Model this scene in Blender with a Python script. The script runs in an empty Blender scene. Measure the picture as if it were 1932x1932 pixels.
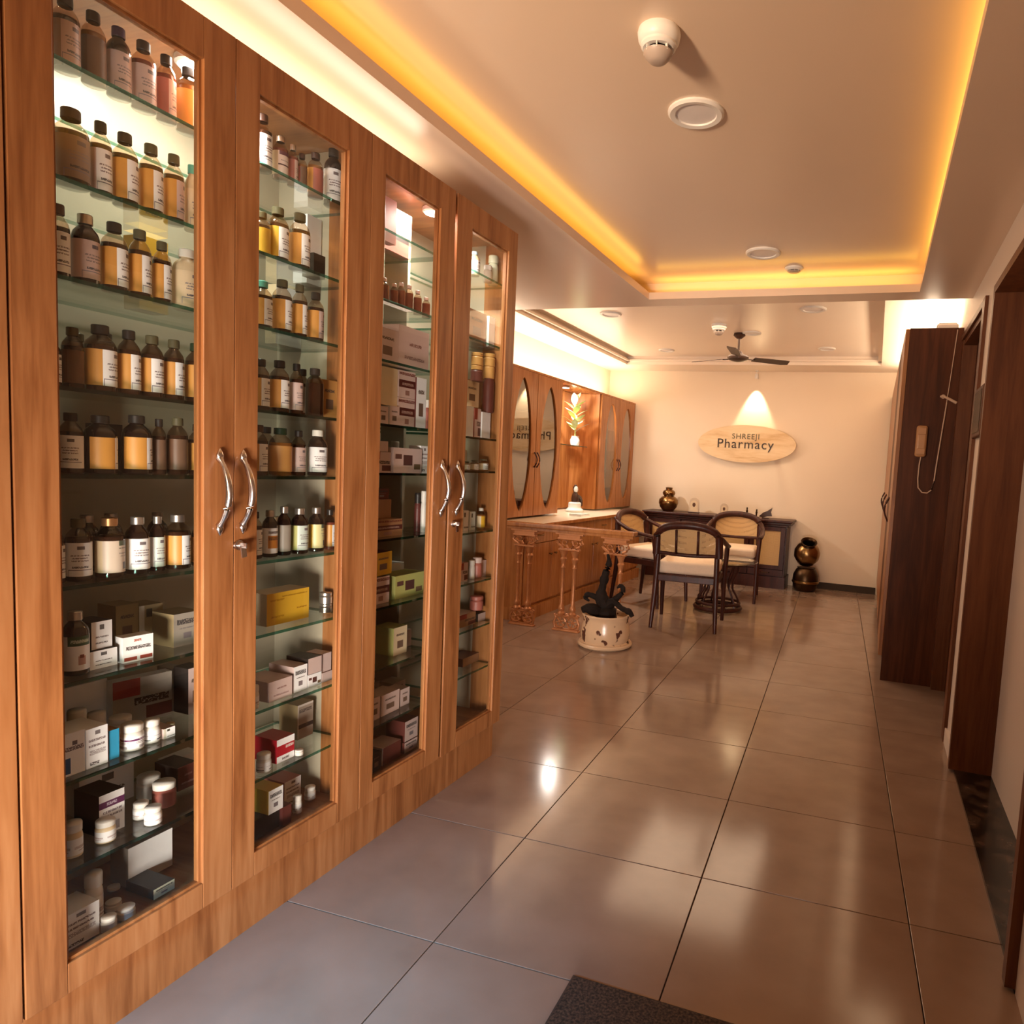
import bpy, bmesh, math, random
from mathutils import Vector, Matrix
random.seed(7)
SC = bpy.context.scene
COL = SC.collection
PI = math.pi
# ---------------------------------------------------------------- camera
yaw, pitch, roll, FPX, PPX, PPY = -0.3269, -0.0844, 0.0562, 1274.387, 1211.49, 992.37
fw = Vector((math.sin(yaw)*math.cos(pitch), math.cos(yaw)*math.cos(pitch), math.sin(pitch)))
r0 = Vector((math.cos(yaw), -math.sin(yaw), 0)); u0 = r0.cross(fw)
rt = r0*math.cos(roll) + u0*math.sin(roll); up = -r0*math.sin(roll) + u0*math.cos(roll)
cam_d = bpy.data.cameras.new('camera'); cam = bpy.data.objects.new('camera', cam_d); COL.objects.link(cam)
M = Matrix((rt, up, -fw)).transposed().to_4x4(); M.translation = Vector((0, 0, 1.245))
cam.matrix_world = M
cam_d.sensor_width = 36.0; cam_d.sensor_fit = 'HORIZONTAL'; cam_d.lens = FPX/1932*36.0
cam_d.shift_x = -(PPX-966)/1932; cam_d.shift_y = (PPY-966)/1932
cam_d.clip_start = 0.05
SC.camera = cam
# ---------------------------------------------------------------- world, exposure, large lights
SC.view_settings.view_transform = 'Standard'; SC.view_settings.look = 'None'
SC.view_settings.gamma = 1.0; SC.view_settings.use_curve_mapping = False
SC.view_settings.exposure = 0.0
w = bpy.data.worlds.new('world'); SC.world = w; w.use_nodes = True
w.node_tree.nodes['Background'].inputs[0].default_value = (1.0, 0.62, 0.42, 1)
w.node_tree.nodes['Background'].inputs[1].default_value = 0.03

def area(name, loc, tgt, sx, sy, power, col, spread=PI):
    d = bpy.data.lights.new(name, 'AREA'); d.shape = 'RECTANGLE'; d.size = sx; d.size_y = sy
    d.energy = power; d.color = col; d.spread = spread
    o = bpy.data.objects.new(name, d); COL.objects.link(o); o.location = loc
    v = (Vector(tgt)-Vector(loc)).normalized()
    o.rotation_euler = v.to_track_quat('-Z', 'Y').to_euler() if abs(v.z) < 0.97 else ((PI, 0, 0) if v.z > 0 else (0, 0, 0))
    return o
def spot(name, loc, tgt, power, col, ang, blend=0.5, rad=0.02):
    d = bpy.data.lights.new(name, 'SPOT'); d.energy = power; d.color = col; d.spot_size = ang
    d.spot_blend = blend; d.shadow_soft_size = rad
    o = bpy.data.objects.new(name, d); COL.objects.link(o); o.location = loc
    o.rotation_euler = (Vector(tgt)-Vector(loc)).to_track_quat('-Z', 'Y').to_euler()
    return o
WARM = (1.0, 0.66, 0.40); WW = (1.0, 0.80, 0.60); AMB = (1.0, 0.53, 0.07); COOL = (1.0, 0.93, 0.86)
# low light through the glazed entrance behind the camera, cool skylight on the floor, and two added fills behind the camera
area('entrance_daylight', (-0.25, -1.15, 0.34), (-1.42, 1.25, 0.66), 0.8, 0.5, 26, (1.0, 0.88, 0.82), 1.10)
area('entrance_skylight', (-0.60, -1.30, 1.60), (-1.0, 0.75, 0.0), 0.4, 0.4, 7.5, (0.20, 0.56, 1.0), 0.52)
area('ceiling_wash_fill', (-1.37, -0.90, 1.50), (-0.75, 2.4, 2.48), 0.25, 0.4, 17, (1.0, 0.73, 0.50), 1.15)  # added fill that brightens the corridor ceiling, no known lamp there
area('highlight_fill', (-1.0, -0.75, 2.27), (-1.0, -0.75, 0), 0.14, 0.14, 1.0, (1.0, 0.86, 0.72))  # small source added for glints on the bottle shoulders
# strips hidden in the ceiling cove
for n, loc, sx, sy in (('cove_left', (-1.445, 1.5, 2.325), 0.05, 4.9), ('cove_right', (0.19, 1.5, 2.325), 0.05, 4.9), ('cove_far', (-0.63, 4.065, 2.325), 1.5, 0.05)):
    area(n, loc, (loc[0], loc[1], 3.0), sx, sy, 4.4 if sy > 1 else 1.7, AMB)
# strip light lying on top of the display cabinets
area('cabinet_top_strip', (-1.62, 0.90, 2.160), (-1.62, 0.90, 3.0), 0.06, 2.4, 5.6, (1.0, 0.82, 0.61))
# strips and sign spot of the back room, plus added side and overhead fills
area('back_room_side_fill', (-3.10, 3.2, 1.25), (-1.3, 5.4, 0.4), 1.0, 1.3, 15, (1.0, 0.88, 0.76))  # fill added from the left side, not an actual window
area('wall_unit_top_strip', (-3.02, 6.2, 2.06), (-3.02, 6.2, 3.0), 0.10, 3.0, 25, (1.0, 0.82, 0.60))
area('back_room_overhead_fill', (-1.35, 6.0, 2.50), (-1.35, 6.0, 0), 1.2, 1.6, 27, (1.0, 0.72, 0.48))  # added overhead fill, the ceiling downlights here are off
area('cupboard_top_lamp', (0.28, 6.0, 2.22), (0.28, 6.0, 3.0), 0.12, 2.8, 32, (1.0, 0.78, 0.54))
spot('sign_spot', (-1.368, 7.782, 2.322), (-1.375, 7.872, 1.80), 46, (1.0, 0.84, 0.58), 1.0, 0.45)
area('corridor_overhead_fill', (-0.63, 2.4, 2.40), (-0.63, 2.4, 0), 0.5, 2.0, 0.6, WARM)  # weak fill added over the corridor, its downlights are off
# ---------------------------------------------------------------- materials
MATS = {}
def new_mat(name):
    m = bpy.data.materials.new(name); m.use_nodes = True; MATS[name] = m
    return m, m.node_tree, m.node_tree.nodes['Principled BSDF']
def N(nt, t, **kw):
    n = nt.nodes.new(t)
    for k, v in kw.items(): setattr(n, k, v)
    return n
def plain(name, col, rough=0.5, metal=0.0, spec=0.5, emit=None, estr=1.0, coat=0.0, noise=0.06, nscale=18.0):
    if name in MATS: return MATS[name]
    m, nt, b = new_mat(name)
    b.inputs['Roughness'].default_value = rough; b.inputs['Metallic'].default_value = metal
    b.inputs['Specular IOR Level'].default_value = spec; b.inputs['Coat Weight'].default_value = coat
    tc = N(nt, 'ShaderNodeTexCoord'); no = N(nt, 'ShaderNodeTexNoise'); no.inputs['Scale'].default_value = nscale
    nt.links.new(tc.outputs['Object'], no.inputs['Vector'])
    mx = N(nt, 'ShaderNodeMix', data_type='RGBA')
    mx.inputs[6].default_value = tuple(c*(1-noise) for c in col)+(1,); mx.inputs[7].default_value = tuple(min(1, c*(1+noise)) for c in col)+(1,)
    nt.links.new(no.outputs[0], mx.inputs[0]); nt.links.new(mx.outputs[2], b.inputs['Base Color'])
    if emit:
        b.inputs['Emission Color'].default_value = emit+(1,); b.inputs['Emission Strength'].default_value = estr
    return m
def wood(name, c1, c2, c3, rough=0.36, vert=True, stretch=14.0, spec=0.35, coat=0.05):
    m, nt, b = new_mat(name)
    tc = N(nt, 'ShaderNodeTexCoord'); mp = N(nt, 'ShaderNodeMapping'); oi = N(nt, 'ShaderNodeObjectInfo')
    mp.inputs['Scale'].default_value = (stretch, stretch, 1.1) if vert else (1.1, stretch, stretch)
    nt.links.new(tc.outputs['Object'], mp.inputs['Vector'])
    ad = N(nt, 'ShaderNodeVectorMath', operation='ADD'); ml = N(nt, 'ShaderNodeMath', operation='MULTIPLY'); ml.inputs[1].default_value = 37.0
    nt.links.new(oi.outputs['Random'], ml.inputs[0]); nt.links.new(mp.outputs[0], ad.inputs[0]); nt.links.new(ml.outputs[0], ad.inputs[1])
    n1 = N(nt, 'ShaderNodeTexNoise'); n1.inputs['Scale'].default_value = 1.6; n1.inputs['Detail'].default_value = 6; n1.inputs['Distortion'].default_value = 0.9
    n2 = N(nt, 'ShaderNodeTexNoise'); n2.inputs['Scale'].default_value = 9.0; n2.inputs['Detail'].default_value = 3
    nt.links.new(ad.outputs[0], n1.inputs['Vector']); nt.links.new(ad.outputs[0], n2.inputs['Vector'])
    r = N(nt, 'ShaderNodeValToRGB'); e = r.color_ramp.elements
    e[0].position = 0.30; e[0].color = c1+(1,); e[1].position = 0.72; e[1].color = c3+(1,)
    k = e.new(0.50); k.color = c2+(1,)
    mx = N(nt, 'ShaderNodeMath', operation='MULTIPLY_ADD'); mx.inputs[1].default_value = 0.28; 
    sb = N(nt, 'ShaderNodeMath', operation='SUBTRACT'); sb.inputs[1].default_value = 0.14
    nt.links.new(n2.outputs[0], mx.inputs[0]); nt.links.new(n1.outputs[0], mx.inputs[2]); nt.links.new(mx.outputs[0], sb.inputs[0])
    nt.links.new(sb.outputs[0], r.inputs[0]); nt.links.new(r.outputs[0], b.inputs['Base Color'])
    b.inputs['Roughness'].default_value = rough; b.inputs['Specular IOR Level'].default_value = spec; b.inputs['Coat Weight'].default_value = coat
    b.inputs['Coat Roughness'].default_value = 0.25
    return m
def clearglass(name, tint=(1, 1, 1), ior=1.45, rough=0.0, refl=(1, 1, 1)):
    m, nt, b = new_mat(name)
    nt.nodes.remove(b); out = nt.nodes['Material Output']
    tr = N(nt, 'ShaderNodeBsdfTransparent'); tr.inputs[0].default_value = tint+(1,)
    gl = N(nt, 'ShaderNodeBsdfGlossy'); gl.inputs['Roughness'].default_value = rough; gl.inputs[0].default_value = refl+(1,)
    f0 = ((ior-1)/(ior+1))**2
    lw = N(nt, 'ShaderNodeLayerWeight'); lw.inputs[0].default_value = 0.5     # Schlick, the same from either side
    pw = N(nt, 'ShaderNodeMath', operation='POWER'); pw.inputs[1].default_value = 5.0; nt.links.new(lw.outputs['Facing'], pw.inputs[0])
    fr = N(nt, 'ShaderNodeMath', operation='MULTIPLY_ADD'); fr.inputs[1].default_value = 1-f0; fr.inputs[2].default_value = f0; nt.links.new(pw.outputs[0], fr.inputs[0])
    mx = N(nt, 'ShaderNodeMixShader')
    nt.links.new(fr.outputs[0], mx.inputs[0]); nt.links.new(tr.outputs[0], mx.inputs[1]); nt.links.new(gl.outputs[0], mx.inputs[2])
    nt.links.new(mx.outputs[0], out.inputs[0])
    return m
TEAK = wood('teak_laminate', (0.195, 0.066, 0.018), (0.305, 0.118, 0.037), (0.38, 0.166, 0.06))
TEAKH = wood('teak_laminate_across', (0.195, 0.066, 0.018), (0.305, 0.118, 0.037), (0.38, 0.166, 0.06), vert=False)
RED = wood('polished_wall_unit_wood', (0.30, 0.10, 0.025), (0.40, 0.15, 0.042), (0.48, 0.19, 0.06), rough=0.25)
DARK = wood('dark_rosewood', (0.030, 0.008, 0.005), (0.048, 0.012, 0.007), (0.070, 0.018, 0.010), rough=0.38, spec=0.3, coat=0.0)
WALN = wood('dark_walnut_laminate', (0.050, 0.013, 0.004), (0.078, 0.021, 0.006), (0.105, 0.03, 0.010), rough=0.5, spec=0.2, coat=0.0)
JAMB = wood('brown_door_wood', (0.085, 0.025, 0.009), (0.125, 0.040, 0.014), (0.16, 0.055, 0.02), rough=0.45, spec=0.3, coat=0.0)
WALL = plain('cream_wall_paint', (0.82, 0.67, 0.50), 0.6, noise=0.03, nscale=3)
WALLW = plain('white_wall_paint', (0.70, 0.60, 0.52), 0.5, noise=0.03, nscale=3)
CEIL = plain('satin_ceiling_paint', (0.76, 0.58, 0.43), 0.24, noise=0.03, nscale=2.5)
SKIRT = plain('dark_skirting', (0.055, 0.036, 0.022), 0.55, spec=0.2)
WHT = plain('white_plastic', (0.75, 0.70, 0.64), 0.4)
CREAML = plain('cream_laminate', (0.40, 0.35, 0.26), 0.35, noise=0.02)
PANE = clearglass('door_glass', (0.97, 0.98, 0.96), 1.36)
SHELFG = clearglass('shelf_glass', (0.93, 0.96, 0.94), 1.75, 0.02)
EDGE = clearglass('green_glass_edge', (0.12, 0.36, 0.29), 1.5, 0.05)
DGLASS = clearglass('wall_unit_glass', (0.66, 0.62, 0.56), 3.0)
CHROME = plain('brushed_nickel', (0.62, 0.56, 0.52), 0.22, metal=1.0, noise=0.02)
BRASS = plain('aged_brass', (0.27, 0.155, 0.06), 0.27, metal=1.0, noise=0.25, nscale=9)
BRONZE = plain('dark_bronze', (0.065, 0.036, 0.018), 0.36, metal=1.0, noise=0.3, nscale=12)
COPPER = plain('copper_paint', (0.50, 0.20, 0.075), 0.34, metal=0.35, noise=0.2, nscale=30)
BLACKW = plain('blackened_driftwood', (0.016, 0.010, 0.007), 0.8, spec=0.15, noise=0.5, nscale=30)
FANM = plain('brown_fan_enamel', (0.045, 0.020, 0.012), 0.42, spec=0.3)
CUSH = plain('cream_cushion_fabric', (0.78, 0.60, 0.43), 0.8, nscale=60)
LAMP = plain('lit_lamp_diffuser', (0.9, 0.9, 0.85), 0.4, emit=(1.0, 0.92, 0.82), estr=30)
CEILB = plain('brightened_ceiling_paint', (0.84, 0.71, 0.58), 0.30, noise=0.03, nscale=2.5)  # ceiling paint lightened so the back room's stronger light sits in the colour
LAMPOFF = plain('lamp_diffuser', (0.75, 0.68, 0.64), 0.4)
SIGNW = wood('pale_sign_wood', (0.66, 0.42, 0.20), (0.80, 0.58, 0.33), (0.86, 0.66, 0.42), vert=False, stretch=7.0, rough=0.4)
INK = plain('dark_lettering', (0.035, 0.016, 0.006), 0.4)
BRIGHTTOP = plain('pale_worktop', (0.78, 0.66, 0.50), 0.25)
LEAF = plain('variegated_leaf', (0.42, 0.52, 0.20), 0.4, noise=0.4, nscale=25)
LEAFW = plain('pale_leaf', (0.75, 0.78, 0.62), 0.4, noise=0.15)
CERAM = plain('white_ceramic', (0.78, 0.78, 0.76), 0.2)
DKBR = plain('dark_brown_ceramic', (0.05, 0.02, 0.012), 0.3)
GAP = plain('shadow_gap_filler', (0.01, 0.006, 0.004), 0.8)
CORD = plain('ivory_cord', (0.62, 0.42, 0.30), 0.5)
PHONE = plain('tan_phone_plastic', (0.50, 0.25, 0.11), 0.4)

def tile_mat():
    m, nt, b = new_mat('polished_floor_tile')
    tc = N(nt, 'ShaderNodeTexCoord'); oi = N(nt, 'ShaderNodeObjectInfo')
    ad = N(nt, 'ShaderNodeVectorMath', operation='ADD'); ml = N(nt, 'ShaderNodeMath', operation='MULTIPLY'); ml.inputs[1].default_value = 50
    nt.links.new(oi.outputs['Random'], ml.inputs[0]); nt.links.new(tc.outputs['Object'], ad.inputs[0]); nt.links.new(ml.outputs[0], ad.inputs[1])
    n1 = N(nt, 'ShaderNodeTexNoise'); n1.inputs['Scale'].default_value = 5; n1.inputs['Detail'].default_value = 5
    nt.links.new(ad.outputs[0], n1.inputs['Vector'])
    r = N(nt, 'ShaderNodeValToRGB'); e = r.color_ramp.elements
    e[0].position = 0.3; e[0].color = (0.262, 0.17, 0.12, 1); e[1].position = 0.7; e[1].color = (0.32, 0.217, 0.158, 1)
    nt.links.new(n1.outputs[0], r.inputs[0]); nt.links.new(r.outputs[0], b.inputs['Base Color'])
    b.inputs['Roughness'].default_value = 0.13; b.inputs['Specular IOR Level'].default_value = 0.42
    return m
TILE = tile_mat()
GROUT = plain('grout', (0.13, 0.08, 0.055), 0.8)
def granite():
    m, nt, b = new_mat('dark_granite')
    tc = N(nt, 'ShaderNodeTexCoord'); v = N(nt, 'ShaderNodeTexVoronoi'); v.inputs['Scale'].default_value = 55
    n1 = N(nt, 'ShaderNodeTexNoise'); n1.inputs['Scale'].default_value = 14; n1.inputs['Detail'].default_value = 6
    nt.links.new(tc.outputs['Object'], v.inputs['Vector']); nt.links.new(tc.outputs['Object'], n1.inputs['Vector'])
    r = N(nt, 'ShaderNodeValToRGB'); e = r.color_ramp.elements
    e[0].position = 0.45; e[0].color = (0.014, 0.010, 0.008, 1); e[1].position = 0.72; e[1].color = (0.10, 0.06, 0.04, 1)
    nt.links.new(n1.outputs[0], r.inputs[0]); nt.links.new(r.outputs[0], b.inputs['Base Color']); b.inputs['Roughness'].default_value = 0.15
    return m
GRAN = granite()
def cane():
    m, nt, b = new_mat('woven_cane')
    tc = N(nt, 'ShaderNodeTexCoord'); mp = N(nt, 'ShaderNodeMapping'); mp.inputs['Scale'].default_value = (1, 1, 1)
    nt.links.new(tc.outputs['Object'], mp.inputs['Vector'])
    ck = N(nt, 'ShaderNodeTexVoronoi'); ck.inputs['Scale'].default_value = 85; ck.inputs['Randomness'].default_value = 0.12
    nt.links.new(mp.outputs[0], ck.inputs['Vector'])
    r = N(nt, 'ShaderNodeValToRGB'); e = r.color_ramp.elements
    e[0].position = 0.22; e[0].color = (0.26, 0.12, 0.035, 1); e[1].position = 0.42; e[1].color = (0.58, 0.36, 0.14, 1)
    nt.links.new(ck.outputs['Distance'], r.inputs[0]); nt.links.new(r.outputs[0], b.inputs['Base Color']); b.inputs['Roughness'].default_value = 0.55
    return m
CANE = cane()
def cane_open():
    m, nt, b = new_mat('open_woven_cane')
    tc = N(nt, 'ShaderNodeTexCoord')
    ck = N(nt, 'ShaderNodeTexVoronoi'); ck.inputs['Scale'].default_value = 95; ck.inputs['Randomness'].default_value = 0.1
    nt.links.new(tc.outputs['Object'], ck.inputs['Vector'])
    gt = N(nt, 'ShaderNodeMath', operation='GREATER_THAN'); gt.inputs[1].default_value = 0.25
    nt.links.new(ck.outputs['Distance'], gt.inputs[0]); nt.links.new(gt.outputs[0], b.inputs['Alpha'])
    b.inputs['Base Color'].default_value = (0.55, 0.34, 0.14, 1); b.inputs['Roughness'].default_value = 0.55
    return m
CANEO = cane_open()
def potmat():
    m, nt, b = new_mat('cream_pot_with_brown_prints')
    tc = N(nt, 'ShaderNodeTexCoord'); n1 = N(nt, 'ShaderNodeTexNoise'); n1.inputs['Scale'].default_value = 13; n1.inputs['Detail'].default_value = 2
    nt.links.new(tc.outputs['Object'], n1.inputs['Vector'])
    r = N(nt, 'ShaderNodeValToRGB'); e = r.color_ramp.elements
    e[0].position = 0.60; e[0].color = (0.66, 0.44, 0.26, 1); e[1].position = 0.63; e[1].color = (0.10, 0.035, 0.02, 1)
    nt.links.new(n1.outputs[0], r.inputs[0]); nt.links.new(r.outputs[0], b.inputs['Base Color']); b.inputs['Roughness'].default_value = 0.25
    return m
POTM = potmat()
def matmat():
    m, nt, b = new_mat('coarse_doormat')
    tc = N(nt, 'ShaderNodeTexCoord'); n1 = N(nt, 'ShaderNodeTexNoise'); n1.inputs['Scale'].default_value = 160; n1.inputs['Detail'].default_value = 3
    nt.links.new(tc.outputs['Object'], n1.inputs['Vector'])
    r = N(nt, 'ShaderNodeValToRGB'); e = r.color_ramp.elements
    e[0].position = 0.38; e[0].color = (0.012, 0.007, 0.004, 1); e[1].position = 0.70; e[1].color = (0.10, 0.055, 0.032, 1)
    nt.links.new(n1.outputs[0], r.inputs[0]); nt.links.new(r.outputs[0], b.inputs['Base Color']); b.inputs['Roughness'].default_value = 0.9
    return m
DOORMAT = matmat()

# printed packaging: paper colour plus blurred rows of ink laid out in UV
PAPER = {'W': (0.88, 0.86, 0.86), 'P': (0.60, 0.44, 0.40), 'C': (0.72, 0.56, 0.36), 'T': (0.30, 0.21, 0.16), 'O': (0.62, 0.28, 0.055), 'Y': (0.70, 0.40, 0.03),
         'N': (0.11, 0.045, 0.02), 'B': (0.16, 0.085, 0.05), 'R': (0.40, 0.12, 0.09), 'L': (0.66, 0.53, 0.42), 'V': (0.56, 0.62, 0.56), 'A': (0.62, 0.31, 0.09),
         'D': (0.34, 0.29, 0.24), 'E': (0.45, 0.43, 0.14), 'K': (0.020, 0.014, 0.012), 'M': (0.12, 0.028, 0.022), 'b': (0.34, 0.17, 0.08), 'G': (0.55, 0.55, 0.40),
         'Q': (0.74, 0.70, 0.68), 'U': (0.72, 0.62, 0.58), 'Z': (0.70, 0.62, 0.30), 'S': (0.5, 0.45, 0.4)}
PAPER['X'] = (0.42, 0.008, 0.02); PAPER['O2'] = (0.36, 0.27, 0.14); PAPER['Bl'] = (0.03, 0.30, 0.52)
def band(nt, sock, lo, hi):
    a = N(nt, 'ShaderNodeMath', operation='GREATER_THAN'); a.inputs[1].default_value = lo; nt.links.new(sock, a.inputs[0])
    c = N(nt, 'ShaderNodeMath', operation='LESS_THAN'); c.inputs[1].default_value = hi; nt.links.new(sock, c.inputs[0])
    m = N(nt, 'ShaderNodeMath', operation='MULTIPLY'); nt.links.new(a.outputs[0], m.inputs[0]); nt.links.new(c.outputs[0], m.inputs[1])
    return m.outputs[0]
def mul(nt, a, b):
    m = N(nt, 'ShaderNodeMath', operation='MULTIPLY'); nt.links.new(a, m.inputs[0]); nt.links.new(b, m.inputs[1]); return m.outputs[0]
# each style: list of (u0,u1,v0,v1,ink,textlike)
PRINTS = {
 'bottle': [(.40, .66, .80, .90, (.16, .13, .14), 0), (.16, .84, .60, .64, (.25, .2, .2), 1), (.22, .78, .52, .56, (.25, .2, .2), 1), (.2, .8, .44, .48, (.25, .2, .2), 1), (.22, .80, .24, .30, (.10, .09, .10), 1), (.06, .98, .175, .20, (.22, .2, .24), 0), (.06, .085, .0, .19, (.3, .25, .28), 0)],
 'green': [(.10, 1., .72, 1., (.035, .09, .04), 0), (.2, .9, .80, .9, (.5, .55, .42), 1), (.45, .72, .16, .42, (.5, .3, .26), 0), (.5, .66, .36, .46, (.2, .06, .05), 0)],
 'herb': [(.55, 1., .84, 1., (.10, .12, .08), 0), (.55, 1., .74, .78, (.2, .16, .12), 1), (.55, .95, .58, .62, (.3, .24, .2), 1), (.6, .95, .5, .53, (.3, .24, .2), 1), (.7, .88, .10, .32, (.14, .12, .13), 0)],
 'orangebox': [(.22, .98, .78, .88, (.09, .06, .06), 1), (.20, 1., .20, .70, (.60, .22, .03), 0), (.24, .95, .52, .66, (.14, .05, .02), 1)],
 'band': [(.0, 1., .40, .46, (.06, .02, .03), 0), (.2, .8, .6, .64, (.25, .2, .2), 1), (.1, .9, .84, 1., (.10, .03, .06), 0)],
 'e': [(.40, .62, .70, .88, (.12, .11, .11), 0), (.2, .82, .40, .46, (.2, .17, .16), 1), (.2, .78, .18, .24, (.14, .12, .12), 1)],
 'r': [(.36, .60, .78, .88, (.45, .14, .10), 1), (.10, .92, .48, .62, (.10, .08, .08), 1), (.04, .46, .06, .20, (.36, .06, .04), 0), (.56, .97, .06, .20, (.36, .06, .04), 0)],
 'c': [(.2, .8, .68, .76, (.12, .08, .06), 1), (.28, .72, .24, .50, (.17, .10, .07), 0)],
 'g': [(.0, .22, .0, 1., (.66, .62, .52), 0), (.3, .55, .68, .9, (.06, .06, .04), 0), (.3, 1., .14, .22, (.06, .06, .04), 1)],
 'k': [(.12, .9, .66, .82, (.05, .045, .045), 1), (.2, .8, .52, .56, (.2, .17, .16), 1), (.36, .66, .22, .40, (.2, .16, .17), 0)],
 's': [(.2, .95, .58, .68, (.16, .12, .14), 1), (.5, .7, .70, .80, (.16, .12, .14), 0), (.0, .42, .05, .42, (.02, .09, .24), 0)],
 't': [(.42, .66, .82, .92, (.2, .17, .17), 0), (.12, .9, .66, .72, (.25, .2, .2), 1), (.12, .86, .52, .58, (.25, .2, .2), 1), (.16, .9, .32, .44, (.45, .40, .40), 1), (.16, .6, .06, .14, (.12, .1, .1), 1)],
 'q': [(.0, .45, .62, 1., (.30, .03, .02), 0), (.35, .95, .40, .56, (.06, .03, .02), 1), (.55, 1., .06, .34, (.10, .02, .015), 0)],
 'u': [(.0, 1., .66, .82, (.12, .02, .09), 0), (.3, .7, .71, .78, (.6, .5, .6), 1), (.15, .9, .52, .58, (.25, .2, .22), 1), (.15, .9, .42, .47, (.25, .2, .22), 1), (.3, .8, .05, .26, (.42, .38, .40), 0)],
 'l': [(.2, .85, .22, .30, (.30, .18, .17), 1), (.35, .75, .55, .63, (.25, .12, .10), 1)],
 'y': [(.35, .95, .84, .88, (.40, .19, .01), 1), (.08, .4, .74, .80, (.5, .25, .01), 1), (.70, .95, .38, .43, (.40, .18, .01), 1), (.1, .4, .22, .28, (.5, .25, .01), 1)],
 'o': [(.34, .66, .30, .72, (.09, .035, .03), 0), (.06, .28, .55, .75, (.12, .05, .04), 0), (.72, .95, .14, .36, (.16, .10, .05), 0)],
 'h': [(.0, .06, .0, 1., (.6, .55, .5), 0), (.06, 1., .94, 1., (.6, .55, .5), 0), (.1, .9, .76, .86, (.10, .08, .07), 1), (.06, 1., .30, .42, (.03, .02, .02), 0)],
 'R': [(.0, 1., .28, .72, (.42, .008, .02), 0), (.5, .95, .54, .66, (.7, .6, .55), 1), (.3, .7, .08, .18, (.15, .1, .1), 1)],
 'M': [(.0, 1., .38, .66, (.09, .015, .012), 0), (.2, .9, .46, .56, (.35, .22, .18), 1), (.0, 1., .84, .94, (.16, .03, .02), 1), (.4, .65, .10, .28, (.3, .15, .12), 0)],
 'b': [(.3, .95, .10, .20, (.02, .02, .03), 0), (.1, .9, .5, .56, (.45, .4, .45), 1)],
 'p': [(.1, .9, .35, .52, (.50, .38, .36), 1), (.3, .8, .2, .26, (.4, .3, .28), 1)],
 'n': [],
}
PCACHE = {}
def paper(base, style='n', rough=0.45):
    key = (base, style)
    if key in PCACHE: return PCACHE[key]
    col = PAPER[base]
    if not PRINTS[style]:
        PCACHE[key] = plain('paper_'+base, col, rough, noise=0.08, nscale=40); return PCACHE[key]
    m, nt, b = new_mat('print_%s_%s' % (base, style))
    b.inputs['Roughness'].default_value = rough
    uv = N(nt, 'ShaderNodeUVMap'); sp = N(nt, 'ShaderNodeSeparateXYZ'); nt.links.new(uv.outputs[0], sp.inputs[0])
    no = N(nt, 'ShaderNodeTexNoise'); no.inputs['Scale'].default_value = 1.0; no.inputs['Detail'].default_value = 1
    mp = N(nt, 'ShaderNodeMapping'); mp.inputs['Scale'].default_value = (26, 30, 1); nt.links.new(uv.outputs[0], mp.inputs[0]); nt.links.new(mp.outputs[0], no.inputs['Vector'])
    tx = N(nt, 'ShaderNodeMath', operation='GREATER_THAN'); tx.inputs[1].default_value = 0.43; nt.links.new(no.outputs[0], tx.inputs[0])
    prev = None
    for (u0_, u1_, v0_, v1_, ink, t) in PRINTS[style]:
        f = mul(nt, band(nt, sp.outputs[0], u0_, u1_), band(nt, sp.outputs[1], v0_, v1_))
        if t: f = mul(nt, f, tx.outputs[0])
        mx = N(nt, 'ShaderNodeMix', data_type='RGBA'); nt.links.new(f, mx.inputs[0]); mx.inputs[7].default_value = ink+(1,)
        if prev is None: mx.inputs[6].default_value = col+(1,)
        else: nt.links.new(prev, mx.inputs[6])
        prev = mx.outputs[2]
    nt.links.new(prev, b.inputs['Base Color'])
    PCACHE[key] = m
    return m
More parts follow.
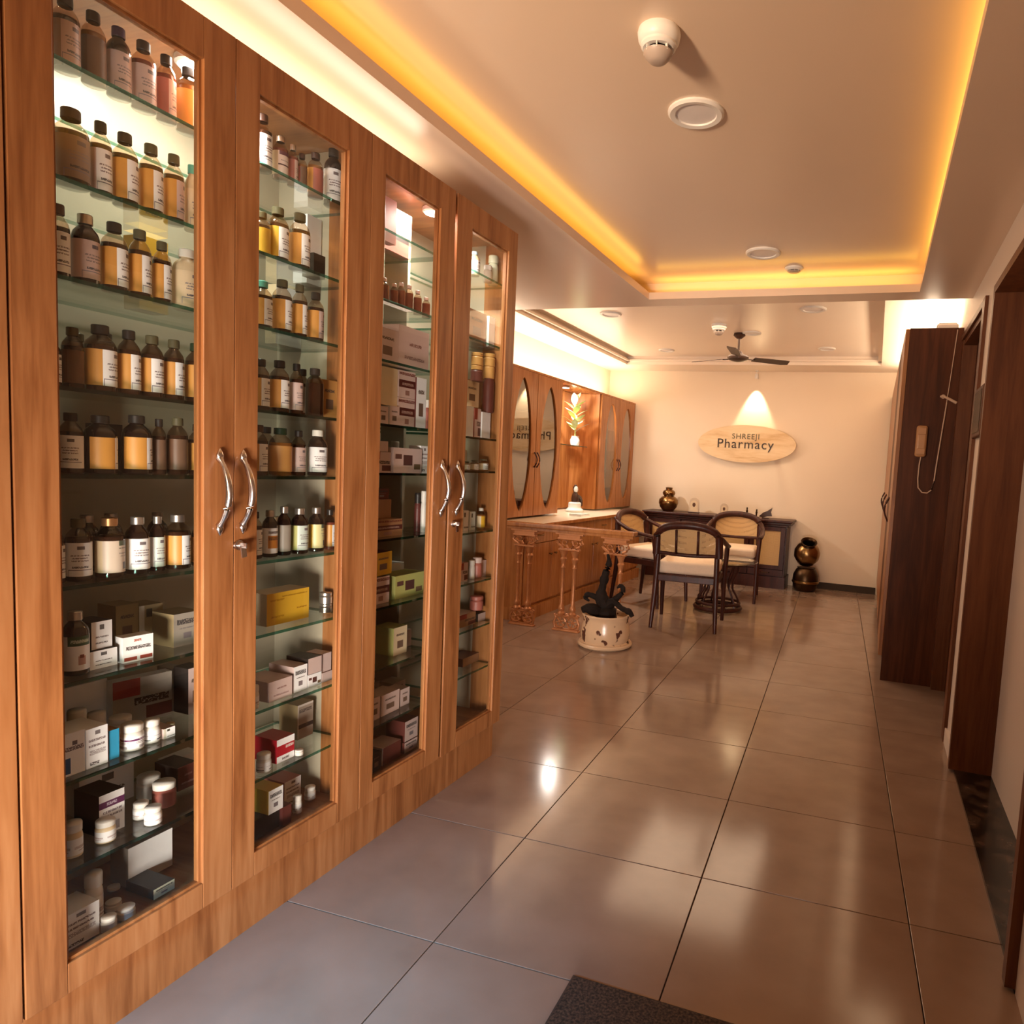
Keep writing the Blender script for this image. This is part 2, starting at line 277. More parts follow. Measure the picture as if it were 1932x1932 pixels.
# ---------------------------------------------------------------- mesh builder
class MB:
    def __init__(s): s.bm = bmesh.new(); s.uv = s.bm.loops.layers.uv.new('UVMap')
    def box(s, x0, x1, y0, y1, z0, z1, mat=0, bev=0.0, rot=None, piv=None, smooth=False):
        v = [s.bm.verts.new(p) for p in ((x0,y0,z0),(x1,y0,z0),(x1,y1,z0),(x0,y1,z0),(x0,y0,z1),(x1,y0,z1),(x1,y1,z1),(x0,y1,z1))]
        fs = [s.bm.faces.new([v[i] for i in q]) for q in ((3,2,1,0),(4,5,6,7),(0,1,5,4),(1,2,6,5),(2,3,7,6),(3,0,4,7))]
        for f in fs: f.material_index = mat
        for f in fs:
            for l, c in zip(f.loops, ((0,0),(1,0),(1,1),(0,1))): l[s.uv].uv = c
        if bev > 0:
            es = list({e for f in fs for e in f.edges})
            r = bmesh.ops.bevel(s.bm, geom=es, offset=bev, segments=4 if smooth else 2, profile=0.5, affect='EDGES')
            vs = list({q for f in r['faces'] for q in f.verts} | {q for q in v if q.is_valid})
            for f in r['faces']: f.material_index = mat; f.smooth = smooth
        else: vs = v
        if rot is not None: bmesh.ops.rotate(s.bm, verts=vs, cent=piv or Vector(((x0+x1)/2,(y0+y1)/2,(z0+z1)/2)), matrix=rot)
        return fs
    def frame(s, p, ref=None):
        t = p.normalized(); a = Vector((0,0,1)) if abs(t.z) < 0.95 else Vector((1,0,0))
        if ref is not None: a = ref
        x = a.cross(t).normalized(); return x, t.cross(x).normalized()
    def tube(s, pts, rad, n=10, mat=0, close=False, flat=1.0, caps=True, ref=None):
        pts = [Vector(p) for p in pts]; k = len(pts)
        rads = rad if isinstance(rad, (list, tuple)) else [rad]*k
        rings = []
        for i, p in enumerate(pts):
            if close: t = pts[(i+1) % k]-pts[i-1]
            else: t = pts[min(i+1,k-1)]-pts[max(i-1,0)]
            x, y = s.frame(t, ref)
            rings.append([s.bm.verts.new(p + x*math.cos(2*PI*j/n)*rads[i] + y*math.sin(2*PI*j/n)*rads[i]*flat) for j in range(n)])
        for i in range(k if close else k-1):
            a, b = rings[i], rings[(i+1) % k]
            for j in range(n):
                f = s.bm.faces.new((a[j], a[(j+1)%n], b[(j+1)%n], b[j])); f.material_index = mat; f.smooth = True
        if caps and not close:
            f = s.bm.faces.new(rings[0][::-1]); f.material_index = mat
            f = s.bm.faces.new(rings[-1]); f.material_index = mat
    def lathe(s, prof, n=24, c=(0,0,0), mat=0, mats=None, sx=1.0, sy=1.0, M=None):
        rings = []
        for r, z in prof:
            ps = [Vector((c[0]+r*sx*math.cos(2*PI*j/n), c[1]+r*sy*math.sin(2*PI*j/n), c[2]+z)) for j in range(n)] if r > 1e-6 else [Vector((c[0], c[1], c[2]+z))]
            if M is not None: ps = [M @ q for q in ps]
            rings.append([s.bm.verts.new(q) for q in ps])
        for i in range(len(rings)-1):
            a, b = rings[i], rings[i+1]; mi = mats[i] if mats else mat
            for j in range(n):
                if len(a) == 1 and len(b) == 1: continue
                if len(a) == 1: vs = (a[0], b[(j+1)%n], b[j])
                elif len(b) == 1: vs = (a[j], a[(j+1)%n], b[0])
                else: vs = (a[j], a[(j+1)%n], b[(j+1)%n], b[j])
                f = s.bm.faces.new(vs); f.material_index = mi; f.smooth = True
    def poly(s, pts, mat=0):
        f = s.bm.faces.new([s.bm.verts.new(p) for p in pts]); f.material_index = mat; return f
    def prism(s, pts, d, mat=0):
        a = [s.bm.verts.new(p) for p in pts]; b = [s.bm.verts.new(Vector(p)+Vector(d)) for p in pts]
        n = len(a)
        f = s.bm.faces.new(a[::-1]); f.material_index = mat; f = s.bm.faces.new(b); f.material_index = mat
        for i in range(n): f = s.bm.faces.new((a[i], a[(i+1)%n], b[(i+1)%n], b[i])); f.material_index = mat
    def mesh(s, name, mats, org=None, ang=38):
        me = bpy.data.meshes.new(name)
        bmesh.ops.recalc_face_normals(s.bm, faces=s.bm.faces[:])
        if org is not None: bmesh.ops.translate(s.bm, verts=s.bm.verts[:], vec=-Vector(org))
        for e in s.bm.edges:
            if len(e.link_faces) == 2 and e.calc_face_angle(0) > math.radians(ang): e.smooth = False
        s.bm.to_mesh(me); s.bm.free()
        for m in (mats if isinstance(mats, (list, tuple)) else [mats]): me.materials.append(m)
        return me
    def build(s, name, mats, parent=None, org=None, loc=None, ang=38):
        """org: world point that becomes the origin (mesh given in world coordinates); without org the mesh is local to parent"""
        me = s.mesh(name, mats, org, ang)
        o = bpy.data.objects.new(name, me); COL.objects.link(o)
        if parent is not None: o.parent = parent
        if loc is not None: o.location = loc
        elif org is not None:
            o.location = Vector(org) - (Vector(parent_world(parent)) if parent is not None else Vector((0,0,0)))
        return o
def parent_world(p):
    v = Vector((0,0,0))
    while p is not None: v += p.location; p = p.parent
    return v
def tag(o, label=None, cat=None, group=None, kind=None):
    if label: o['label'] = label
    if cat: o['category'] = cat
    if group: o['group'] = group
    if kind: o['kind'] = kind
    return o
def thing(name, label, cat, loc=(0,0,0), rz=0.0, group=None):
    o = bpy.data.objects.new(name, None); COL.objects.link(o); o.location = loc; o.rotation_euler = (0,0,rz)
    o.empty_display_size = 0.05
    return tag(o, label, cat, group)
def bx(*a, bev=0.0, **k):
    m = MB(); m.box(*a, bev=bev, **k); return m
def wbox(name, mats, parent, *a, bev=0.0):
    """a box given in world coordinates, own origin at its base centre"""
    x0,x1,y0,y1,z0,z1 = a
    return bx(*a, bev=bev).build(name, mats, parent, org=((x0+x1)/2,(y0+y1)/2,z0))
def curve_mesh(name, splines, extrude):
    """filled 2D outlines (holes allowed) extruded to a solid, as a mesh in the XY plane"""
    cu = bpy.data.curves.new(name, 'CURVE'); cu.dimensions = '2D'; cu.fill_mode = 'BOTH'; cu.extrude = extrude
    for pts in splines:
        sp = cu.splines.new('POLY'); sp.points.add(len(pts)-1); sp.use_cyclic_u = True
        for q, p in zip(sp.points, pts): q.co = (p[0], p[1], 0, 1)
    o = bpy.data.objects.new(name, cu); COL.objects.link(o)
    dg = bpy.context.evaluated_depsgraph_get(); me = bpy.data.meshes.new_from_object(o.evaluated_get(dg))
    bpy.data.objects.remove(o); bpy.data.curves.remove(cu)
    return me
def text_mesh(name, body, size, extrude, spacing=1.0, shear=0.0, offset=0.0):
    cu = bpy.data.curves.new(name, 'FONT'); cu.body = body; cu.size = size; cu.extrude = extrude; cu.align_x = 'CENTER'
    cu.space_character = spacing; cu.shear = shear; cu.offset = offset
    o = bpy.data.objects.new(name, cu); COL.objects.link(o)
    dg = bpy.context.evaluated_depsgraph_get(); me = bpy.data.meshes.new_from_object(o.evaluated_get(dg))
    bpy.data.objects.remove(o); bpy.data.curves.remove(cu)
    return me
# ================================================================ setting
XW_L, XW_BACK, XW_R, Y_BACK = -1.83, -3.20, 0.43, 7.88
Z_SOF, Z_UP, Z_BK, Z_BKUP = 2.283, 2.41, 2.43, 2.52
# floor: slab with grout, and each tile a part
fl = wbox('floor', GROUT, None, -3.6, 1.2, -1.8, 8.2, -0.14, -0.0125); tag(fl, kind='structure')
TS, phi = 0.6, 0.0485
tm = bx(-TS/2+0.0016, TS/2-0.0016, -TS/2+0.0016, TS/2-0.0016, -0.012, 0.0, bev=0.0012).mesh('tile', TILE)
# grid phase: a joint crossing at (-1.0415, 2.40)
cx0, cy0 = -1.0315, 2.458
cph, sph = math.cos(phi), math.sin(phi)
for i in range(-6, 5):
    for j in range(-8, 13):
        lx, ly = (i+0.5)*TS, (j+0.5)*TS*0.88
        X = cx0 + lx*cph - ly*sph; Y = cy0 + lx*sph + ly*cph
        if not (-3.35 < X < 0.75 and -1.5 < Y < 8.1): continue
        if X < -2.0 and Y < 2.1: continue
        o = bpy.data.objects.new('tile', tm); COL.objects.link(o); o.parent = fl
        o.location = Vector((X, Y, 0)) - fl.location; o.rotation_euler = (0, 0, phi); o.scale = (1, 0.88, 1)
def struct(name, mats, *boxes, bev=0.0):
    m = MB()
    for b in boxes: m.box(*b, bev=bev)
    o = m.build(name, mats); tag(o, kind='structure'); return o
struct('wall_left', WALL, (-1.95, XW_L, -1.7, 2.44, 0, 2.6))
struct('wall_left_corner', WALL, (-3.3, -1.95, 2.34, 2.44, 0, 2.6))
struct('wall_left_back', WALL, (-3.34, XW_BACK, 2.44, 8.0, 0, 2.6))
struct('wall_back', WALL, (XW_BACK, 0.7, Y_BACK, 8.02, 0, 2.6))
struct('wall_entrance', WALL, (-1.95, 1.2, -1.75, -1.62, 0, 2.6))
D1a, D1b, D2a, D2b = 1.81, 3.20, 3.60, 4.44
struct('wall_right', WALLW, (XW_R, 0.57, -1.62, D1a, 0, 2.6), (XW_R, 0.57, D1a, D1b, 2.085, 2.6), (XW_R, 0.57, D1b, D2a, 0, 2.6),
       (XW_R, 0.57, D2a, D2b, 2.10, 2.6), (XW_R, 0.57, D2b+0.025, Y_BACK, 0, 2.6), (XW_R, 0.57, D2b, D2b+0.025, 2.10, 2.6))
struct('wall_right_passage', WALLW, (0.90, 0.98, 1.2, 5.0, 0, 2.6), (0.57, 0.98, 5.0, 5.08, 0, 2.6), (0.57, 0.98, 1.1, 1.2, 0, 2.6))
# ceilings
upper = struct('ceiling', CEIL, (-3.3, 0.7, -1.7, 4.19, Z_UP, Z_UP+0.06))
cs = MB()
for b in ((-3.3, -1.402, -1.7, 4.19), (0.148, 0.7, -1.7, 4.19), (-1.402, 0.148, 4.02, 4.19)): cs.box(b[0], b[1], b[2], b[3], Z_SOF, Z_SOF+0.018)
cs.box(-3.3, -1.56, -1.7, 4.19, Z_SOF+0.018, Z_UP); cs.box(0.285, 0.7, -1.7, 4.19, Z_SOF+0.018, Z_UP); cs.box(-1.56, 0.285, 4.14, 4.19, Z_SOF+0.018, Z_UP)
so = cs.build('soffit', CEIL, upper)
lp = MB()
lp.box(-1.414, -1.402, -1.7, 4.032, Z_SOF+0.018, Z_SOF+0.042); lp.box(0.148, 0.160, -1.7, 4.032, Z_SOF+0.018, Z_SOF+0.042); lp.box(-1.414, 0.160, 4.02, 4.032, Z_SOF+0.018, Z_SOF+0.042)
lp.build('cove_lip', CEIL, upper)
for nm, b in (('light_strip', (-1.475, -1.435, -1.0, 4.0)), ('light_strip', (0.18, 0.22, -1.0, 4.0)), ('light_strip', (-1.35, 0.1, 4.06, 4.09))):
    bx(b[0], b[1], b[2], b[3], Z_SOF+0.018, Z_SOF+0.026).build(nm, WHT, upper)
cb = struct('ceiling_back_room', CEILB, (-3.3, 0.7, 4.19, 8.0, Z_BKUP, Z_BKUP+0.06))
m = MB()
for b in ((-3.3, -2.80, 4.19, 7.95), (-0.03, 0.7, 4.19, 7.95), (-2.80, -0.03, 7.40, 7.95)): m.box(*b, Z_BK, Z_BKUP)
m.box(-3.3, 0.7, 4.17, 4.20, Z_SOF+0.018, Z_BKUP)
m.build('soffit', CEILB, cb)
m = MB()
m.box(-2.80, -2.765, 4.2, 7.40, Z_BK+0.032, Z_BK+0.052); m.box(-2.80, -0.03, 7.365, 7.40, Z_BK+0.032, Z_BK+0.052); m.box(-0.065, -0.03, 4.2, 7.4, Z_BK+0.032, Z_BK+0.052)
m.build('moulding', CEILB, cb)
# skirtings
struct('baseboard_back', SKIRT, (-0.80, 0.10, Y_BACK-0.012, Y_BACK, 0, 0.075))
struct('baseboard_right', WALLW, (XW_R-0.012, XW_R, D1b+0.06, D2a-0.04, 0, 0.072))
# door 1: lined opening with a granite sill and a white leaf set back in it
d1 = struct('door_1', WALLW, (0.575, 0.61, D1a-0.03, D1b+0.03, 0.012, 2.09))
wbox('jamb', JAMB, d1, 0.405, 0.575, D1b-0.035, D1b+0.0, 0.012, 2.085); wbox('jamb', JAMB, d1, 0.405, 0.575, D1a, D1a+0.035, 0.012, 2.085)
wbox('lintel', JAMB, d1, 0.405, 0.575, D1a+0.035, D1b-0.035, 2.05, 2.085)
wbox('casing', JAMB, d1, 0.415, 0.43, D1b, D1b+0.02, 0.0, 2.10)
tag(wbox('sill', GRAN, d1, 0.428, 0.60, D1a, D1b, 0.0, 0.012), 'dark granite sill')
m = MB(); m.tube([(0.575, 1.95, 1.0), (0.53, 1.95, 1.0)], 0.009); m.tube([(0.53, 1.95, 1.0), (0.53, 2.06, 1.0)], 0.008)
m.build('handle', CHROME, d1)
# door 2: dark wooden leaf in a trimmed opening beside the tall cupboard
d2 = struct('door_2', WALN, (0.50, 0.54, D2a+0.02, D2b-0.0, 0.006, 2.09))
wbox('jamb', JAMB, d2, 0.418, 0.50, D2a, D2a+0.03, 0.0, 2.10); wbox('jamb', JAMB, d2, 0.424, 0.50, D2b-0.03, 4.4645, 0.0, 2.10); wbox('lintel', JAMB, d2, 0.43, 0.50, D2a+0.03, D2b-0.03, 2.07, 2.10)
wbox('casing', JAMB, d2, 0.414, 0.43, D2a-0.075, D2a, 0.0, 2.13)
wbox('casing', JAMB, d2, 0.416, 0.43, D2a, D2b-0.0, 2.10, 2.13)
m = MB(); m.tube([(0.50, 3.72, 1.0), (0.465, 3.72, 1.0)], 0.009); m.tube([(0.465, 3.72, 1.0), (0.465, 3.83, 1.0)], 0.008); m.build('handle', CHROME, d2)

# ================================================================ display cabinets
XF, XD = -1.411, -1.433          # door front and back planes
SHZ = {1: [1.922, 1.715, 1.538, 1.335, 1.170, .955, .765, .567, .385, .197], 2: [1.918, 1.712, 1.531, 1.336, 1.184, .975, .757, .558, .372, .197],
       3: [1.932, 1.690, 1.326, 1.198, .962, .765, .580, .403, .197]}
Z0D, Z1D, G0, G1 = 0.158, 2.142, 0.220, 2.056
def door(root, name, y0, y1, g0, g1, hy=None, lock=None, label=None):
    m = MB()
    m.box(XD, XF, y0, g0, Z0D, Z1D, bev=0.0015); m.box(XD, XF, g1, y1, Z0D, Z1D, bev=0.0015)
    m.box(XD, XF, g0, g1, Z0D, G0, bev=0.0015); m.box(XD, XF, g0, g1, G1, Z1D, bev=0.0015)
    # glazing bead, a thin step around the glass
    for a in ((g0, g0+0.006, G0, G1), (g1-0.006, g1, G0, G1), (g0+0.006, g1-0.006, G0, G0+0.006), (g0+0.006, g1-0.006, G1-0.006, G1)):
        m.box(XD, XF-0.008, *a)
    d = m.build('door', TEAK, root, org=(XD, y0, Z0D))
    bx(-1.426, -1.422, g0+0.003, g1-0.003, G0+0.003, G1-0.003).build('glass_pane', PANE, d, org=(-1.424, (g0+g1)/2, G0))
    if hy is not None:
        h = MB(); zc = 1.138; L = 0.086
        pts = [(XF+0.004+0.030*math.sin(PI*t)**0.8 if 0 < t < 1 else XF+0.004, hy, zc-L*0.9+2*L*0.9*t) for t in [i/16 for i in range(17)]]
        rr = [0.0075 if t in (0, 16) else 0.0042+0.0030*math.sin(PI*t/16) for t in range(17)]
        h.tube(pts, rr, n=12, flat=1.25)
        for sgn in (-1, 1):
            z = zc+sgn*L*0.94
            h.lathe([(0.0, -0.016), (0.004, -0.012), (0.008, -0.002), (0.0085, 0.004), (0.005, 0.012), (0.002, 0.018), (0.0, 0.019)] if sgn > 0 else [(0.0, -0.019), (0.002, -0.018), (0.005, -0.012), (0.0085, -0.004), (0.008, 0.002), (0.004, 0.012), (0, 0.016)], n=12, c=(XF+0.006, hy, z), sx=0.8)
        h.build('handle', CHROME, d, org=(XF, hy, zc))
    if lock is not None:
        h = MB(); R = Matrix.Translation((XF, lock, 1.012)) @ Matrix.Rotation(PI/2, 4, 'Y')
        h.lathe([(0.0, 0.004), (0.012, 0.004), (0.013, 0.0), (0.013, -0.001)][::-1], n=20, M=R)
        h.lathe([(0.0085, 0.0), (0.0085, 0.010), (0.007, 0.012), (0, 0.012)], n=16, M=R)
        h.box(XF+0.010, XF+0.026, lock-0.0012, lock+0.0012, 1.006, 1.018)      # key bow
        h.box(XF+0.016, XF+0.019, lock-0.007, lock+0.006, 0.984, 1.010, rot=Matrix.Rotation(0.15, 3, 'X'))
        h.build('lock', CHROME, d, org=(XF, lock, 1.0))
    return d
def shelf(root, y0, y1, z, bump=0.0):
    m = MB(); f = m.box(-1.718, -1.447, y0, y1, z-0.0045, z+0.0035, bev=0)
    for i in (2, 3, 4, 5): f[i].material_index = 1
    m.build('shelf', [SHELFG, EDGE], root, org=((-1.58), (y0+y1)/2, z-0.0045))
def carcass(root, y0, y1, back_y1=None, lampy=None, shelves=(), tl=0.016):
    for (a, b) in ((y0, y0+tl), (y1-tl, y1)):
        m = MB(); m.box(-1.74, -1.546, a, b, 0.158, Z1D-0.004, mat=0); m.box(-1.546, XD-0.0005, a, b, 0.158, Z1D-0.004, mat=1)
        m.build('side_panel', [CREAML, TEAK], root, org=(-1.74, a, 0.158))
    wbox('back_panel', CREAML, root, -1.745, -1.735, y0+tl, y1-tl, 0.158, Z1D-0.004)
    wbox('top_panel', TEAKH, root, -1.735, XD-0.0005, y0+tl, y1-tl, 2.098, Z1D-0.004)
    wbox('bottom_panel', TEAKH, root, -1.735, XD-0.0005, y0+tl, y1-tl, 0.165, 0.1925)
    wbox('plinth', TEAK, root, -1.72, -1.442, y0, y1, 0.0, 0.158)
    for z in shelves: shelf(root, y0+tl+0.001, y1-tl-0.001, z)
    if lampy:
        m = MB(); m.lathe([(0.0, 0.0), (0.034, 0.0), (0.040, 0.004), (0.040, 0.016), (0.0, 0.016)], n=20, c=(-1.51, lampy, 2.080), mats=[0, 1, 1, 1])
        m.build('lamp', [LAMP, WHT], root, org=(-1.51, lampy, 2.08))
        area('cabinet_lamp', (-1.51, lampy, 2.074), (-1.51, lampy, 0), 0.075, 0.075, 8.0, COOL)
c0 = thing('display_cabinet', 'wooden display cabinet cut off by the left edge of the photo', 'cabinet', (-1.58, 0.5, 0), 0, 'glazed display cabinets along the left wall')
carcass(c0, 0.20, 0.743, shelves=SHZ[1][:9]); door(c0, 'door', 0.20, 0.753, 0.28, 0.68)
c1 = thing('display_cabinet', 'tall teak display cabinet with two glazed doors, nearest whole one to the camera', 'cabinet', (-1.58, 1.18, 0), 0, 'glazed display cabinets along the left wall')
carcass(c1, 0.743, 1.6155, lampy=1.165, shelves=SHZ[1][:9])
door(c1, 'door', 0.757, 1.1835, 0.827, 1.108, hy=1.143); door(c1, 'door', 1.1850, 1.6145, 1.247, 1.527, hy=1.203, lock=1.196)
c2 = thing('display_cabinet', 'tall teak display cabinet with two glazed doors, next to the railing end', 'cabinet', (-1.58, 2.02, 0), 0, 'glazed display cabinets along the left wall')
carcass(c2, 1.6158, 2.437, lampy=2.035, shelves=[])
for z in SHZ[2][:9]: shelf(c2, 1.633, 2.014, z)
for z in SHZ[3][:8]: shelf(c2, 2.0335, 2.420, z)
wbox('divider', CREAML, c2, -1.70, -1.60, 2.017, 2.030, 0.1925, 2.05)
door(c2, 'door', 1.6160, 2.0165, 1.673, 1.937, hy=1.976); door(c2, 'door', 2.0300, 2.4365, 2.121, 2.372, hy=2.067, lock=2.060)
# ---------------------------------------------------------------- goods on the shelves
BOTTLES = [
(1,1,-1.495,0.8978,0.0215,0.1339,'k','d','T','P',10),
(1,1,-1.495,0.9455,0.0199,0.1346,'k','a','N','B',0),
(1,1,-1.495,0.9916,0.0205,0.1333,'p','k','P','P',0),
(1,1,-1.495,1.0404,0.0216,0.1357,'k','r','P','P',0),
(1,1,-1.495,1.0876,0.0183,0.1354,'k','r','R','P',36),
(1,1,-1.495,1.1377,0.0237,0.1372,'k','a','O','W',41),
(2,1,-1.495,1.3285,0.0214,0.134,'b','d','P','W',0),
(2,1,-1.495,1.3814,0.018,0.1072,'s','r','C','U',0),
(2,1,-1.495,1.4202,0.013,0.1041,'s','r','R','P',36),
(2,1,-1.495,1.4499,0.013,0.0947,'b','a','R','B',0),
(2,1,-1.495,1.4953,0.0196,0.1161,'b','a','O','R',0),
(2,1,-1.495,1.5588,0.024,0.154,'k','k','W','W',-30),
(1,2,-1.495,0.9042,0.028,0.1425,'b','d','T','T',0),
(1,2,-1.495,0.9566,0.0178,0.1446,'k','d','P','W',0),
(1,2,-1.495,1.0021,0.0219,0.1439,'k','d','O','W',36),
(1,2,-1.495,1.0546,0.0212,0.1459,'o','d','O','W',36),
(1,2,-1.495,1.1038,0.0193,0.1472,'o','d','O','P',36),
(1,2,-1.495,1.1458,0.0154,0.1429,'t','c','C','C',0),
(2,2,-1.495,1.3282,0.0198,0.1087,'o','d','Y','Y',0),
(2,2,-1.495,1.3758,0.0256,0.1365,'o','d','Y','W',21),
(2,2,-1.495,1.4452,0.0256,0.1472,'o','d','O','W',21),
(1,3,-1.495,0.8808,0.017,0.1371,'b','d','P','W',-5),
(1,3,-1.495,0.9268,0.0225,0.1344,'s','k','P','P',5),
(1,3,-1.495,0.9801,0.0225,0.138,'k','d','O','W',36),
(1,3,-1.495,1.0305,0.02,0.1407,'o','d','O','W',36),
(1,3,-1.495,1.077,0.0175,0.1321,'o','d','O','W',36),
(1,3,-1.495,1.1325,0.0272,0.1329,'w','c','C','C',0),
(2,3,-1.495,1.3308,0.0231,0.119,'t','d','O','W',26),
(2,3,-1.495,1.3913,0.0235,0.1383,'o','d','O','W',36),
(2,3,-1.495,1.4481,0.0192,0.1414,'o','d','O','W',36),
(2,3,-1.495,1.5028,0.0213,0.1348,'k','d','O','P',36),
(1,4,-1.495,0.8615,0.018,0.096,'k','d','O','W',36),
(1,4,-1.495,0.9014,0.0177,0.1172,'o','d','N','B',0),
(1,4,-1.495,0.9515,0.0269,0.132,'k','d','O','W',36),
(1,4,-1.495,1.007,0.0202,0.1331,'k','d','O','W',36),
(1,4,-1.495,1.0548,0.0208,0.1318,'o','d','O','W',21),
(1,4,-1.495,1.1029,0.0197,0.1322,'o','d','O','W',28),
(1,4,-1.495,1.1558,0.0223,0.1342,'g','d','O','W',36),
(1,4,-1.6,0.9718,0.024,0.1216,'o','d','O','B',0),
(1,4,-1.6,1.0271,0.024,0.1329,'k','d','O','B',0),
(2,4,-1.495,1.3289,0.0202,0.1287,'k','d','O','W',21),
(2,4,-1.495,1.3856,0.0236,0.1342,'k','d','O','W',26),
(2,4,-1.495,1.4408,0.0166,0.135,'k','d','P','P',0),
(2,4,-1.495,1.5039,0.0236,0.1322,'k','d','N','N',0),
(2,4,-1.5708,1.5342,0.02,0.1351,'k','d','P','B',0),
(1,5,-1.495,0.8959,0.0198,0.1175,'k','d','W','W',-35),
(1,5,-1.495,0.9497,0.028,0.1174,'k','k','O','W',81),
(1,5,-1.495,1.0214,0.0269,0.124,'k','k','O','W',61),
(1,5,-1.495,1.0692,0.0133,0.1203,'k','d','N','B',0),
(1,5,-1.495,1.111,0.02,0.1264,'o','d','N','B',0),
(1,5,-1.495,1.1598,0.0193,0.1161,'k','d','O','B',30),
(2,5,-1.495,1.3226,0.0215,0.1277,'b','d','O','W',26),
(2,5,-1.495,1.3902,0.0284,0.1248,'g','a','A','A',0),
(2,5,-1.495,1.4506,0.0182,0.1221,'k','d','P','P',0),
(2,5,-1.495,1.5176,0.026,0.1284,'w','k','W','W',-20),
(2,5,-1.6,1.441,0.022,0.128,'k','d','O','B',0),
(1,6,-1.495,0.8655,0.0154,0.1189,'k','d','O','W',36),
(1,6,-1.495,0.9067,0.0217,0.124,'o','d','W','W',-25),
(1,6,-1.495,0.9658,0.0253,0.1231,'c','d','C','L',-5),
(1,6,-1.495,1.0216,0.022,0.1227,'s','k','W','W',-12),
(1,6,-1.495,1.0647,0.0145,0.1218,'s','k','W','V',-5),
(1,6,-1.495,1.1111,0.025,0.1232,'s','d','O','W',41),
(1,6,-1.495,1.1679,0.0197,0.1106,'k','d','O','B',20),
(1,6,-1.6,0.9878,0.021,0.1198,'s','k','W','B',0),
(1,6,-1.6,1.0363,0.021,0.1211,'s','k','W','B',0),
(1,6,-1.6,1.1404,0.021,0.119,'s','k','W','B',0),
(2,6,-1.495,1.3152,0.0166,0.1208,'k','d','O','W',26),
(2,6,-1.495,1.3603,0.0185,0.1231,'s','k','W','Q',-20),
(2,6,-1.495,1.4052,0.0171,0.1313,'s','k','D','D',-10),
(2,6,-1.495,1.4577,0.0225,0.1251,'s','k','E','V',0),
(2,6,-1.495,1.517,0.0212,0.1245,'s','k','Y','Z',-10),
(2,6,-1.495,1.5679,0.0154,0.1165,'k','r','O','W',36),
(1,7,-1.495,0.8989,0.0222,0.1283,'s','k','W','G',-15),
(3,2,-1.495,1.7699,0.0186,0.0749,'P','r','N','N',0),
(3,2,-1.495,1.8209,0.013,0.0709,'P','r','N','N',0),
(3,2,-1.495,1.8545,0.013,0.0833,'P','r','N','N',0),
(3,2,-1.495,1.8944,0.013,0.0857,'P','r','N','N',0),
(3,2,-1.495,1.9382,0.0133,0.0801,'P','r','N','N',0),
(3,2,-1.495,1.9835,0.0136,0.069,'P','r','N','N',0),
(4,1,-1.495,2.2657,0.0205,0.0883,'B','c','W','W',0),
(4,4,-1.495,2.2597,0.013,0.0338,'o','a','C','W',0),
(4,4,-1.495,2.3119,0.0169,0.0395,'o','a','C','W',0),
(4,4,-1.495,2.3768,0.0195,0.0457,'o','a','C','W',0),
(4,5,-1.495,2.3728,0.0173,0.0849,'w','a','C','Y',0),
]
